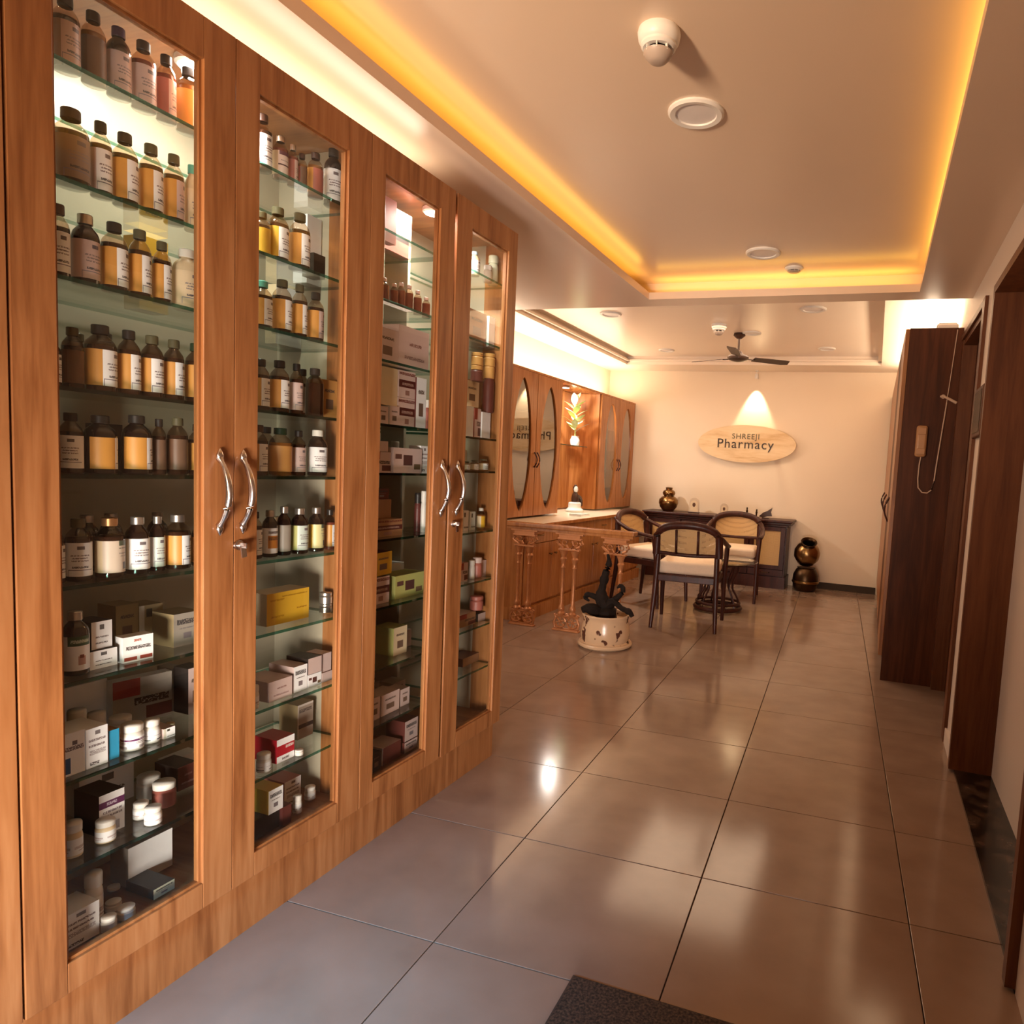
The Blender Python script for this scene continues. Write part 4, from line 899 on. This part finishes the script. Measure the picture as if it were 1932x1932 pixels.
# bust on the counter and the pale card, box behind it
bu = thing('figurine', 'white and brown seated figurine on the pale counter in the niche', 'figurine', (-2.93, 6.42, .7605))
m = MB(); m.lathe([(0, 0), (.085, 0), (.09, .02), (.07, .035), (.062, .05), (.062, .09), (.05, .10), (0, .10)], n=20, sy=1.4); m.build('base', CERAM, bu)
m = MB(); m.lathe([(0, .10), (.035, .105), (.04, .14), (.028, .19), (.018, .205), (.026, .23), (.024, .26), (.010, .28), (0, .282)], n=14); m.tube([(0, .02, .17), (.02, .07, .15), (.02, .10, .11), (.02, .11, .06)], [.022, .02, .024, .02], n=8); m.build('figure', DKBR, bu)
m = MB(); m.lathe([(0, .20), (.02, .21), (.024, .235), (.016, .26), (0, .268)], n=10, c=(.012, -.012, 0)); m.build('face', CERAM, bu)
cd = thing('framed_card', 'pale upright framed card leaning in the left of the niche', 'frame', (-3.08, 6.08, .7605))
bx(-.012, .012, -.13, .13, 0, .50, bev=.004).build('frame', DKBR, cd); bx(.012, .015, -.115, .115, .02, .48).build('card', paper('W', 't'), cd)
bk = thing('leaflet_stack', 'white leaflets spread flat on the pale counter under the niche', 'leaflet', (-2.66, 5.95, .7605))
bx(-.06, .06, -.10, .10, 0, .012).build('sheets', paper('W'), bk); bx(-.06, .06, -.10, .10, .0122, .02).build('cover', paper('V', 't'), bk)
# ---------------------------------------------------------------- long base counter
ct = thing('base_counter', 'long low wooden counter with a pale worktop under the oval-door cabinets', 'counter', (-2.85, 5.7, 0))
wbox('worktop', RED, ct, XW_BACK+.005, -2.485, 4.62, 7.36, .735, .760)
wbox('worktop_inlay', BRIGHTTOP, ct, XW_BACK+.03, -2.50, 4.64, 7.33, .7601, .7604)
wbox('body', RED, ct, XW_BACK+.005, -2.535, 4.64, 7.34, .10, .735)
wbox('plinth', RED, ct, XW_BACK+.005, -2.50, 4.64, 7.34, 0, .10)
for k in range(6):
    y0 = 4.65+k*.448; d = wbox('door', RED, ct, -2.535, -2.515, y0, y0+.444, .125, .60, bev=.002)
    m = MB(); m.lathe([(0, 0), (.006, 0), (.005, .01), (.011, .018), (.009, .025), (0, .026)], n=12, M=Matrix.Translation((-2.515, y0+(.40 if k % 2 == 0 else .045), .50)) @ Matrix.Rotation(PI/2, 4, 'Y')); m.build('knob', BRASS, d, org=(-2.535, y0+.222, .125))
    r_ = wbox('drawer', RED, ct, -2.535, -2.515, y0, y0+.444, .605, .73, bev=.002)
    m = MB(); m.tube([(-2.515, y0+.18, .67), (-2.495, y0+.19, .67), (-2.495, y0+.255, .67), (-2.515, y0+.265, .67)], .005, n=8); m.build('handle', BRASS, r_, org=(-2.535, y0+.222, .605))
# ================================================================ carved railing
rl = thing('carved_railing', 'waist-high coppery carved railing with paired columns, ending at the planter', 'railing', (-2.1, 4.55, 0))
m = MB(); m.box(-2.64, -1.585, 4.505, 4.595, .758, .790, bev=.008); m.box(-2.63, -1.60, 4.525, 4.575, .738, .758); m.build('handrail', RED, rl, org=(-2.1, 4.55, .738))
def torus(m, c, R, r, n=18, k=7, sx=1, sz=1):
    m.tube([(c[0]+R*sx*math.cos(2*PI*i/n), c[1], c[2]+R*sz*math.sin(2*PI*i/n)) for i in range(n)], r, n=k, close=True)
for cx in (-2.475, -2.10, -1.735):
    p = thing('baluster_panel', None, None, (cx+2.1, 0, 0)); p.parent = rl
    m = MB(); m.box(-.108, .108, -.022, .022, 0, .012, bev=.002); m.box(-.10, .10, -.014, .014, .012, .020)
    for s in (-1, 1):
        torus(m, (s*.051, 0, .068), .043, .0075)
        for a in (0.3, 1.35, 2.4): m.tube([(s*.051+.042*math.cos(a), 0, .068+.042*math.sin(a)), (s*.051-.042*math.cos(a), 0, .068-.042*math.sin(a))], .0045, n=6)
        m.lathe([(.010, 0), (.016, .006), (.010, .014)], n=10, c=(s*.051, 0, .061))
        m.tube([(s*.095, 0, .02), (s*.103, 0, .06), (s*.088, 0, .10), (s*.10, 0, .125), (s*.085, 0, .13)], [.008, .009, .008, .009, .004], n=7)
    torus(m, (0, 0, .115), .016, .005, 12); m.box(-.10, .10, -.012, .012, .110, .120)
    m.build('scroll_base', COPPER, p)
    for s in (-1, 1):
        m = MB(); m.lathe([(.026, .12), (.030, .135), (.020, .15), (.026, .165), (.022, .185), (.014, .20), (.0155, .23), (.0125, .24), (.0145, .33), (.0135, .47), (.018, .48), (.014, .49), (.017, .52), (.026, .545), (.018, .56), (.024, .585), (.034, .61)], n=14, c=(s*.046, 0, 0))
        m.build('column', COPPER, p)
    m = MB(); m.box(-.095, .095, -.018, .018, .69, .702, bev=.002); m.box(-.112, .112, -.022, .022, .726, .738, bev=.002); m.box(-.085, .085, -.014, .014, .702, .726)
    m.box(-.085, .085, -.016, .016, .61, .622)
    for s in (-1, 1):
        m.tube([(s*.046, 0, .60), (s*.055, 0, .63), (s*.085, 0, .645), (s*.105, 0, .665), (s*.095, 0, .685), (s*.08, 0, .672), (s*.09, 0, .66)], [.012, .011, .010, .009, .008, .007, .004], n=8)
        m.tube([(s*.012, 0, .625), (s*.03, 0, .65), (s*.02, 0, .68), (s*.005, 0, .67)], [.008, .009, .008, .005], n=8)
        torus(m, (s*.045, 0, .665), .018, .005, 12)
    m.build('capital', COPPER, p)
# ================================================================ planter with driftwood
pp = thing('ceramic_planter', 'cream ceramic planter with dark brown prints on the floor by the railing', 'planter', (-1.695, 4.33, 0))
m = MB(); m.lathe([(0, 0), (.168, 0), (.180, .010), (.178, .030), (.162, .042), (.165, .05), (.172, .09), (.166, .14), (.156, .185), (.160, .205), (.168, .222), (.166, .230), (.152, .228), (.146, .19), (0, .18)], n=36); m.build('pot', POTM, pp)
m = MB(); m.lathe([(.179, .008), (.188, .012), (.190, .024), (.183, .034), (.174, .034)], n=36); m.build('foot_ring', plain('cream_glaze', (.66, .44, .26), .25), pp)
dw = thing('driftwood_sculpture', 'black twisted driftwood sculpture rising out of the cream planter', 'sculpture', (-1.695, 4.33, .1785))
def knob_tube(m, pts, rad, n=9, sub=4, amp=.25):
    P = []; Rr = []
    for i in range(len(pts)-1):
        a = Vector(pts[max(i-1, 0)]); b = Vector(pts[i]); c = Vector(pts[i+1]); d = Vector(pts[min(i+2, len(pts)-1)])
        for k in range(sub):
            t = k/sub; P.append(.5*((2*b)+(c-a)*t+(2*a-5*b+4*c-d)*t*t+(3*b-3*c+d-a)*t**3)); Rr.append((rad[i]*(1-t)+rad[i+1]*t)*(1+random.uniform(-amp, amp)))
    P.append(Vector(pts[-1])); Rr.append(rad[-1])
    m.tube(P, Rr, n=n)
m = MB(); knob_tube(m, [(0, 0, .0), (-.015, 0, .09), (-.045, .0, .17), (-.035, 0, .25), (-.02, 0, .33), (0.0, 0, .40), (-.012, 0, .465)], [.095, .062, .036, .026, .030, .022, .008], amp=.22); m.build('trunk', BLACKW, dw)
for pts, rad in (([(-.03, 0, .12), (-.08, -.01, .155), (-.135, -.02, .17), (-.155, -.02, .145), (-.125, -.02, .125)], [.035, .02, .018, .016, .006]),
                 ([(0, 0, .10), (.06, -.02, .14), (.12, -.03, .105), (.18, -.03, .085), (.205, -.03, .055)], [.05, .026, .02, .022, .014]),
                 ([(.03, 0, .11), (.075, 0, .17), (.115, 0, .215), (.10, 0, .255), (.07, 0, .235)], [.03, .02, .018, .016, .006]),
                 ([(-.04, -.03, .06), (-.095, -.09, .088), (-.13, -.125, .080)], [.05, .034, .022])):
    m = MB(); knob_tube(m, pts, rad, amp=.15); m.build('branch', BLACKW, dw)
# ================================================================ chairs and table
def make_chair(label, loc, rz):
    t = thing('cane_back_armchair', label, 'chair', loc, rz, 'cane-back armchairs around the glass table')
    # front is +y
    for s in (-1, 1):
        m = MB(); m.tube([(s*.255, -.265, 0), (s*.240, -.232, .30), (s*.232, -.215, .60)], [.015, .022, .021], n=10); m.build('leg', DARK, t)
        m = MB(); m.tube([(s*.262, .258, 0), (s*.262, .225, .40), (s*.275, .19, .635)], [.015, .022, .020], n=10); m.build('leg', DARK, t)
        m = MB(); pts = [(s*.215, -.275, .775), (s*.258, -.21, .735), (s*.282, -.09, .690), (s*.288, .05, .660), (s*.283, .17, .645), (s*.268, .235, .640)]
        m.tube(pts, [.024, .024, .023, .023, .024, .014], n=10, flat=.75); m.build('arm', DARK, t)
    m = MB(); a = []
    for i in range(17):
        th = PI*i/16; a.append((.248*math.cos(th), -.222-.072*math.sin(th)**1.2,   .585+.245*math.sin(th)**.34))
    m.tube(a, .028, n=10, flat=1.1); m.build('top_rail', DARK, t)
    m = MB(); m.tube([(.235, -.218, .60), (.12, -.243, .595), (0, -.252, .593), (-.12, -.243, .595), (-.235, -.218, .60)], .0155, n=10); m.build('lower_rail', DARK, t)
    for x in (-.085, .085):
        m = MB(); m.tube([(x, -.262, .600), (x, -.306, .79)], .0095, n=8); m.build('slat', DARK, t)
    # cane panel between the rails
    m = MB(); n = 16; rows = 6; V = []
    for j in range(rows+1):
        v = []
        for i in range(n+1):
            xx = -.215+.43*i/n; top = .585+.245*max(0, 1-(xx/.248)**2)**.17; z = .60+(top-.60)*j/rows
            v.append(m.bm.verts.new((xx, -.238-.05*(z-.6)/.23-.018*(1-(xx/.23)**2)+.012, z)))
        V.append(v)
    for j in range(rows):
        for i in range(n): m.bm.faces.new((V[j][i], V[j][i+1], V[j+1][i+1], V[j+1][i])).smooth = True
    m.build('cane_panel', CANEO, t, ang=80)
    m = MB(); m.box(-.245, .245, -.235, -.205, .375, .425, bev=.004); m.box(-.255, .255, .20, .232, .375, .425, bev=.004); m.box(-.252, -.222, -.205, .20, .375, .425, bev=.004); m.box(.222, .252, -.205, .20, .375, .425, bev=.004); m.build('seat_frame', DARK, t)
    m = MB(); m.box(-.240, .240, -.205, .235, .430, .530, bev=.030, smooth=True); m.build('seat_cushion', CUSH, t)
    return t
make_chair('dark cane-back armchair nearest the camera, seen from behind, cream cushion', (-1.365, 5.31, 0), .12)
make_chair('dark cane-back armchair facing the camera, in front of the sideboard', (-1.30, 6.72, 0), PI+.10)
make_chair('dark cane-back armchair on the left, turned sideways beside the counter', (-1.94, 6.04, 0), -PI/2-.25)
tb = thing('round_glass_table', 'low round glass table on a dark spindled drum base among the armchairs', 'table', (-1.27, 6.02, 0))
m = MB(); m.lathe([(0, .455), (.335, .455), (.34, .461), (.335, .467), (0, .467)], n=40); m.build('glass_top', clearglass('table_glass', (.80, .86, .82), 1.6), tb)
m = MB(); torus_pts = [(.205*math.cos(2*PI*i/28), .205*math.sin(2*PI*i/28), .028) for i in range(28)]; m.tube(torus_pts, .020, n=8, close=True)
m.tube([(.195*math.cos(2*PI*i/28), .195*math.sin(2*PI*i/28), .075) for i in range(28)], .013, n=8, close=True); m.build('base_ring', DARK, tb)
m = MB(); m.tube([(.175*math.cos(2*PI*i/28), .175*math.sin(2*PI*i/28), .437) for i in range(28)], .017, n=8, close=True); m.build('top_ring', DARK, tb)
for k in range(12):
    a = 2*PI*k/12; ca, sa = math.cos(a), math.sin(a)
    m = MB(); m.tube([(r*ca, r*sa, z) for r, z in ((.20, .03), (.185, .11), (.13, .20), (.125, .27), (.165, .36), (.175, .437))], .009, n=7); m.build('spindle', DARK, tb)
# ================================================================ sideboard
sbx0, sbx1, sby = -2.55, -.81, 7.50
sb = thing('sideboard', 'long dark rosewood sideboard with cane door panels under the oval sign', 'sideboard', (-1.68, 7.68, 0))
m = MB(); m.box(sbx0, sbx1, sby-.02, 7.872, .738, .765, bev=.006); m.box(sbx0+.02, sbx1-.02, sby, 7.87, .712, .738, bev=.004); m.box(sbx0+.04, sbx1-.04, sby+.015, 7.87, .690, .712, bev=.004); m.build('top', DARK, sb, org=(-1.68, 7.68, .69))
wbox('carcass', DARK, sb, sbx0+.06, sbx1-.06, sby+.05, 7.87, .06, .690)
wbox('plinth', DARK, sb, sbx0+.045, sbx1-.045, sby+.025, 7.87, 0, .13)
for k in range(4):
    w_ = (sbx1-sbx0-.14)/4; x0 = sbx0+.07+k*w_
    d = MB(); fw_ = .055
    d.box(x0+.004, x0+fw_, sby+.024, sby+.05, .215, .685, bev=.002); d.box(x0+w_-fw_, x0+w_-.004, sby+.024, sby+.05, .215, .685, bev=.002)
    d.box(x0+fw_, x0+w_-fw_, sby+.024, sby+.05, .215, .258, bev=.002); d.box(x0+fw_, x0+w_-fw_, sby+.024, sby+.05, .642, .685, bev=.002)
    dd = d.build('door', DARK, sb, org=(x0+w_/2, sby+.05, .215))
    bx(x0+fw_, x0+w_-fw_, sby+.036, sby+.044, .258, .642).build('cane_panel', CANE, dd, org=(x0+w_/2, sby+.05, .215))
    r_ = wbox('drawer', DARK, sb, x0+.006, x0+w_-.006, sby+.030, sby+.05, .14, .21, bev=.002)
    m = MB(); m.tube([(x0+w_/2-.05, sby+.03, .175), (x0+w_/2-.04, sby+.012, .172), (x0+w_/2+.04, sby+.012, .172), (x0+w_/2+.05, sby+.03, .175)], .004, n=6); m.build('handle', BRONZE, r_, org=(x0+w_/2, sby+.04, .14))
# things on the sideboard
ZS = .7652
bp = thing('brass_pot', 'shiny two-tier lidded brass pot standing left on the sideboard', 'pot', (-2.285, 7.66, ZS))
m = MB(); m.lathe([(0, 0), (.060, 0), (.066, .006), (.10, .05), (.116, .095), (.112, .135), (.085, .165), (.060, .178), (.058, .186), (0, .186)], n=30); m.build('body', BRASS, bp)
m = MB(); m.lathe([(.066, .186), (.070, .194), (.076, .212), (.070, .232), (.050, .248), (.038, .252), (.040, .268), (.044, .276), (.03, .281), (0, .281)], n=26); m.build('lid', BRASS, bp)
def arch_frame(label, x, w_, h_):
    t = thing('arched_photo_frame', label, 'frame', (x, 7.66, ZS), 0, 'arched picture frames on the sideboard')
    out = [(-w_/2, 0), (w_/2, 0), (w_/2, h_-w_/2)]+[(w_/2*math.cos(a), h_-w_/2+w_/2*math.sin(a)) for a in [PI*i/14 for i in range(1, 14)]]+[(-w_/2, h_-w_/2)]
    R = Matrix(((1, 0, 0, 0), (0, 0, -1, 0), (0, 1, 0, 0), (0, 0, 0, 1)))
    me = curve_mesh('frame', [out], .008); me.transform(R); me.materials.clear(); me.materials.append(plain('pale_frame', (.62, .48, .34), .35)); o = bpy.data.objects.new('frame', me); COL.objects.link(o); o.parent = t; o.location = (0, 0, .012)
    s = (w_-.018)/w_; me = curve_mesh('picture', [[(p[0]*s*.9, p[1]*s*.9+.008) for p in out]], .0015); me.transform(R); me.materials.clear(); me.materials.append(paper('C')); o = bpy.data.objects.new('picture', me); COL.objects.link(o); o.parent = t; o.location = (0, -.0085, .012)
    m = MB(); m.lathe([(0, 0), (w_*.16, 0), (w_*.16, .002), (0, .002)], n=16, sy=1.35, M=Matrix.Translation((0, -.0095, h_*.58)) @ Matrix.Rotation(PI/2, 4, 'X')); m.build('portrait', paper('N'), t)
    bx(-w_/2-.008, w_/2+.008, -.022, .018, 0, .012, bev=.002).build('foot', DKBR, t)
arch_frame('larger arched picture frame beside the brass pot on the sideboard', -1.97, .115, .165)
arch_frame('smaller arched picture frame right of the larger one on the sideboard', -1.612, .092, .125)
for x, hh, lb in ((-1.348, .115, 'tall thin dark figurine standing on the sideboard'), (-1.238, .10, 'shorter thin dark figurine with a round head on the sideboard')):
    f = thing('small_figurine', lb, 'figurine', (x, 7.66, ZS))
    m = MB(); m.lathe([(0, 0), (.016, 0), (.017, .006), (.008, .012), (.010, .05), (.013, hh*.6), (.007, hh*.78)], n=10); m.build('body', BRONZE, f)
    m = MB(); m.lathe([(0, hh*.76), (.009, hh*.8), (.010, hh*.9), (0, hh)], n=10); m.build('head', BRONZE, f)
fi = thing('fish_ornament', 'black fish-tailed ornament at the right of the sideboard top', 'ornament', (-1.13, 7.64, ZS))
m = MB(); m.prism([(-.075, -.012, .02), (-.03, -.012, .065), (.015, -.012, .085), (.07, -.012, .125), (.058, -.012, .075), (.072, -.012, .03), (.02, -.012, .025), (-.03, -.012, .008)], (0, .024, 0)); m.build('body', DKBR, fi)
bx(-.04, .04, -.02, .02, 0, .009).build('base', DKBR, fi)
# brass pots on the floor right of the sideboard
lo = thing('dark_floor_pot', 'squat dark woven-look floor pot right of the sideboard, below the brass pot', 'pot', (-.64, 7.62, 0))
m = MB(); m.lathe([(0, 0), (.10, 0), (.125, .03), (.142, .10), (.136, .18), (.11, .235), (.095, .250), (.10, .262), (.09, .262), (0, .24)], n=30); m.build('body', BRONZE, lo)
m = MB(); m.lathe([(.143, .09), (.149, .10), (.146, .115), (.141, .118)], n=30); m.build('band', BRASS, lo)
hi = thing('tilted_brass_pot', 'round shiny brass water pot tilted on top of the dark floor pot', 'pot', (-.645, 7.62, .2635))
m = MB(); T = Matrix.Translation((0, 0, .146)) @ Matrix.Rotation(.55, 4, Vector((1.0, .25, 0)))
prof = [(0, -.14), (.05, -.132), (.10, -.10), (.138, -.03), (.14, .03), (.115, .09), (.075, .125)]
m.lathe(prof, n=32, M=T); m.build('belly', BRASS, hi)
m = MB(); m.lathe([(.075, .124), (.066, .140), (.074, .158), (.088, .168), (.084, .171), (.066, .160), (.058, .14), (.060, .06), (0, .05)], n=28, M=T); m.build('mouth', BRONZE, hi)
# ================================================================ oval sign and its spotlight
sg = thing('oval_sign', 'oval pale wooden sign reading SHREEJI Pharmacy on the back wall', 'sign', (-1.437, 7.862, 1.597))
def ell(a, b, n=64): return [(a*math.cos(2*PI*i/n), b*math.sin(2*PI*i/n)) for i in range(n)]
R = Matrix(((1, 0, 0, 0), (0, 0, -1, 0), (0, 1, 0, 0), (0, 0, 0, 1)))
me = curve_mesh('board', [ell(.568, .214)], .009); me.transform(R); me.materials.clear(); me.materials.append(SIGNW); o = bpy.data.objects.new('board', me); COL.objects.link(o); o.parent = sg; o.location = (0, -.058, 0)
for x in (-.3, .3): wbox('spacer', DKBR, sg, -1.437+x-.02, -1.437+x+.02, 7.814, 7.879, 1.58, 1.62)
for nm, txt, sz, z, x, sh_, of in (('lettering', 'Pharmacy', .150, -.052, -.012, 0.0, 0), ('lettering', 'SHREEJI', .086, .056, -.008, 0.0, 0)):
    me = text_mesh(nm, txt, sz, .003, 1.14 if txt[0] == 'P' else 1.15, sh_, of); me.transform(R); me.materials.clear(); me.materials.append(INK if txt[0] == 'P' else plain('olive_lettering', (.13, .10, .045), .4))
    o = bpy.data.objects.new(nm, me); COL.objects.link(o); o.parent = sg; o.location = (x, -.070, z)
sp = thing('sign_spotlight', 'small pale spotlight fixed to the ceiling edge above the oval sign', 'spotlight', (-1.366, 7.79, Z_BK))
m = MB(); m.lathe([(.022, 0), (.022, -.008), (0, -.008)], n=14); m.tube([(0, 0, -.006), (0, 0, -.04)], .006, n=8); m.build('mount', WHT, sp)
m = MB(); m.lathe([(0, .0), (.018, .0), (.024, -.055), (.020, -.055), (0, -.03)], n=16, M=Matrix.Translation((0, 0, -.035)) @ Matrix.Rotation(.12, 4, 'X')); m.build('head', WHT, sp)
# ================================================================ ceiling things
def downlight(lb, x, y, z, r, grp='round downlights that are switched off'):
    t = thing('downlight', lb, 'downlight', (x, y, z), 0, grp)
    m = MB(); m.lathe([(r*.72, -.004), (r*.74, -.010), (r*.92, -.012), (r, -.006), (r, 0)], n=36); m.build('rim', WHT, t)
    m = MB(); m.lathe([(0, -.005), (r*.73, -.005)], n=36); m.build('diffuser', LAMPOFF, t)
downlight('round white downlight nearest the camera, on the corridor ceiling', -.646, 2.217, Z_UP, .092)
downlight('round white downlight at the far end of the corridor ceiling', -.649, 3.64, Z_UP, .092)
downlight('back room downlight nearest the wall units, close to the beam', -2.20, 5.36, Z_BKUP, .09)
downlight('back room downlight right of the fan, close to the beam', -.545, 5.34, Z_BKUP, .10)
downlight('back room downlight above the corner nearest the wall units', -2.21, 7.0, Z_BKUP, .085)
downlight('back room downlight far right, beyond the fan', -.55, 6.95, Z_BKUP, .085)
downlight('back room downlight just behind the fan rod', -1.155, 6.18, Z_BKUP, .085)
def detector(lb, x, y, z, s=1.0, zs=1.0):
    t = thing('smoke_detector', lb, 'detector', (x, y, z), 0, 'ceiling smoke detectors'); t.scale = (1, 1, zs)
    m = MB(); m.lathe([(.056*s, 0), (.058*s, -.008*s), (.055*s, -.026*s), (.050*s, -.032*s), (.048*s, -.034*s), (0, -.034*s)], n=32); m.build('base', WHT, t)
    m = MB(); m.lathe([(.048*s, -.034*s), (.048*s, -.040*s), (.042*s, -.046*s), (.030*s, -.046*s)], n=32); m.build('collar', WHT, t)
    for k in range(8):
        a = 2*PI*k/8+.2; q = MB(); q.box(-.004*s, .004*s, -.0015*s, .0015*s, -.060*s, -.044*s); q.build('rib', WHT, t, loc=(.035*s*math.cos(a), .035*s*math.sin(a), 0)).rotation_euler = (0, 0, a)
    m = MB(); m.lathe([(.026*s, -.044*s), (.026*s, -.060*s)], n=20); m.build('dark_chamber', GAP, t)
    m = MB(); m.lathe([(.040*s, -.056*s), (.037*s, -.062*s), (.024*s, -.076*s), (.012*s, -.080*s), (0, -.080*s)], n=28); m.build('nose', plain('beige_detector_cap', (.42, .33, .27), .4), t)
detector('white smoke detector nearest the camera on the corridor ceiling', -.640, 1.80, Z_UP)
detector('flat smoke detector beside the farthest downlight of the corridor ceiling', -.522, 3.93, Z_UP, .9, .4)
detector('smoke detector on the back room ceiling in front of the fan', -1.375, 5.82, Z_BKUP, 1.15)
fn = thing('ceiling_fan', 'dark brown three-bladed ceiling fan over the armchairs', 'fan', (-1.27, 6.2, Z_BKUP))
m = MB(); m.lathe([(.05, 0), (.055, -.02), (.02, -.05)], n=18); m.build('canopy', FANM, fn)
m = MB(); m.tube([(0, 0, -.02), (0, 0, -.17)], .010, n=10); m.build('rod', FANM, fn)
m = MB(); m.lathe([(0, -.155), (.03, -.16), (.045, -.185), (.085, -.20), (.098, -.215), (.095, -.232), (.06, -.245), (.03, -.252), (0, -.254)], n=28); m.build('motor', FANM, fn)
for k in range(3):
    a = -PI/2+.10+k*2*PI/3
    b = MB(); b.tube([(.08, 0, -.225), (.17, 0, -.222)], .010, n=6, flat=.5)
    top = [(.15, -.045), (.45, -.055), (.50, -.05), (.52, .03), (.46, .048), (.15, .04)]
    b.prism([Vector((x, y, -.222-y*.22)) for x, y in top], (0, 0, .005)); o = b.build('blade', FANM, fn); o.rotation_euler = (0, 0, a)
# ================================================================ tall cupboards on the right
tc_ = thing('tall_cupboard', 'dark tall cupboard row on the right, its end panel facing the camera', 'cupboard', (.27, 6.15, 0))
CX0, CX1, CY0 = .112, .428, 4.465
wbox('end_panel', WALN, tc_, CX0+.018, CX1, CY0, CY0+.02, 0.0, 2.183)
m = MB(); m.box(CX0+.02, CX1, CY0+.02, 7.86, .10, 2.18); m.build('carcass', WALN, tc_, org=(.27, 6.15, .1))
wbox('plinth', WALN, tc_, CX0+.045, CX1, CY0+.02, 7.86, 0, .10)
for k in range(6):
    y0 = CY0+.0+k*.565; d = wbox('door', TEAK if k != 1 else WALN, tc_, CX0-.006, CX0+.0175, y0, y0+.560, .158, 2.178, bev=.002)
    hy = y0+(.51 if k % 2 == 0 else .05)
    m = MB(); m.tube([(CX0-.006-.028*math.sin(PI*i/8), hy, 1.06+.17*(i/8-.5)) for i in range(9)], .006, n=8); m.build('handle', DARK, d, org=((CX0*2+.0115)/2, y0+.28, .158))
lb = thing('lamp_box', 'small pale rounded lamp box lying on top of the tall cupboard', 'lamp', (.345, 4.62, 2.1835))
m = MB(); m.box(-.062, .062, -.05, .05, 0, .05, bev=.014, smooth=True); m.build('housing', LAMPOFF, lb)
m = MB(); m.box(-.05, .05, -.04, .04, .0502, .053); m.build('lens', WHT, lb)
# intercom handset with its cord and the hook
ph = thing('wall_handset', 'tan intercom handset on the end panel of the tall cupboard', 'handset', (.246, 4.463, 1.41))
m = MB(); m.box(-.032, .032, -.036, 0, 0, .19, bev=.016, smooth=True); m.build('body', PHONE, ph)
m = MB(); m.box(-.024, .024, -.043, -.036, .135, .175, bev=.003); m.box(-.024, .024, -.043, -.036, .015, .05, bev=.003); m.build('ear_pieces', PHONE, ph)
m = MB(); pts = [(.252, 1.412), (.247, 1.36), (.246, 1.28), (.252, 1.225), (.276, 1.197), (.305, 1.195), (.328, 1.215), (.338, 1.27), (.342, 1.35), (.352, 1.50), (.362, 1.64), (.368, 1.74)]
P3 = [(x-.246, -.012, z-1.41) for x, z in pts]; m.tube(P3, .0042, n=6)
m.tube([(.368-.246, -.006, 1.74-1.41), (.378-.246, -.005, 1.90-1.41), (.392-.246, -.004, 2.17-1.41)], .0028, n=6); m.build('cord', CORD, ph)
hk = thing('door_hook', 'small tan hook lever on the end panel above the handset', 'hook', (.352, 4.463, 1.765))
m = MB(); m.tube([(-.02, 0, .012), (-.005, -.012, .014), (.01, -.014, .008)], .006, n=8); m.tube([(0, -.012, .010), (.03, -.018, -.005), (.07, -.018, -.026)], [.006, .008, .009], n=8); m.build('lever', CORD, hk)
m = MB(); m.lathe([(0, .003), (.012, .003), (.013, 0)], n=14, M=Matrix.Translation((-.005, 0, .012)) @ Matrix.Rotation(PI/2, 4, 'X')); m.build('plate', CORD, hk)
pc = thing('wall_plaque', 'dark rectangular switch plaque on the right wall between the two doors', 'plaque', (XW_R-.001, 3.385, 1.47))
m = MB(); m.box(-.02, 0, -.125, .125, 0, .225, bev=.006); m.build('frame', WALN, pc)
m = MB(); m.box(-.023, -.0201, -.10, .10, .02, .205); m.build('face', plain('smoky_plaque_face', (.06, .03, .015), .25), pc)
# doormat
dm = thing('doormat', 'dark brown speckled doormat at the bottom edge of the photo', 'mat', (-.30, 1.25, 0), .02)
m = MB(); m.box(-.29, .45, -.50, .185, .0005, .012, bev=.004); m.build('pile', DOORMAT, dm)
m = MB(); m.box(-.295, .455, -.505, .19, .0003, .006); m.build('edging', plain('mat_edging', (.05, .03, .02), .7), dm)
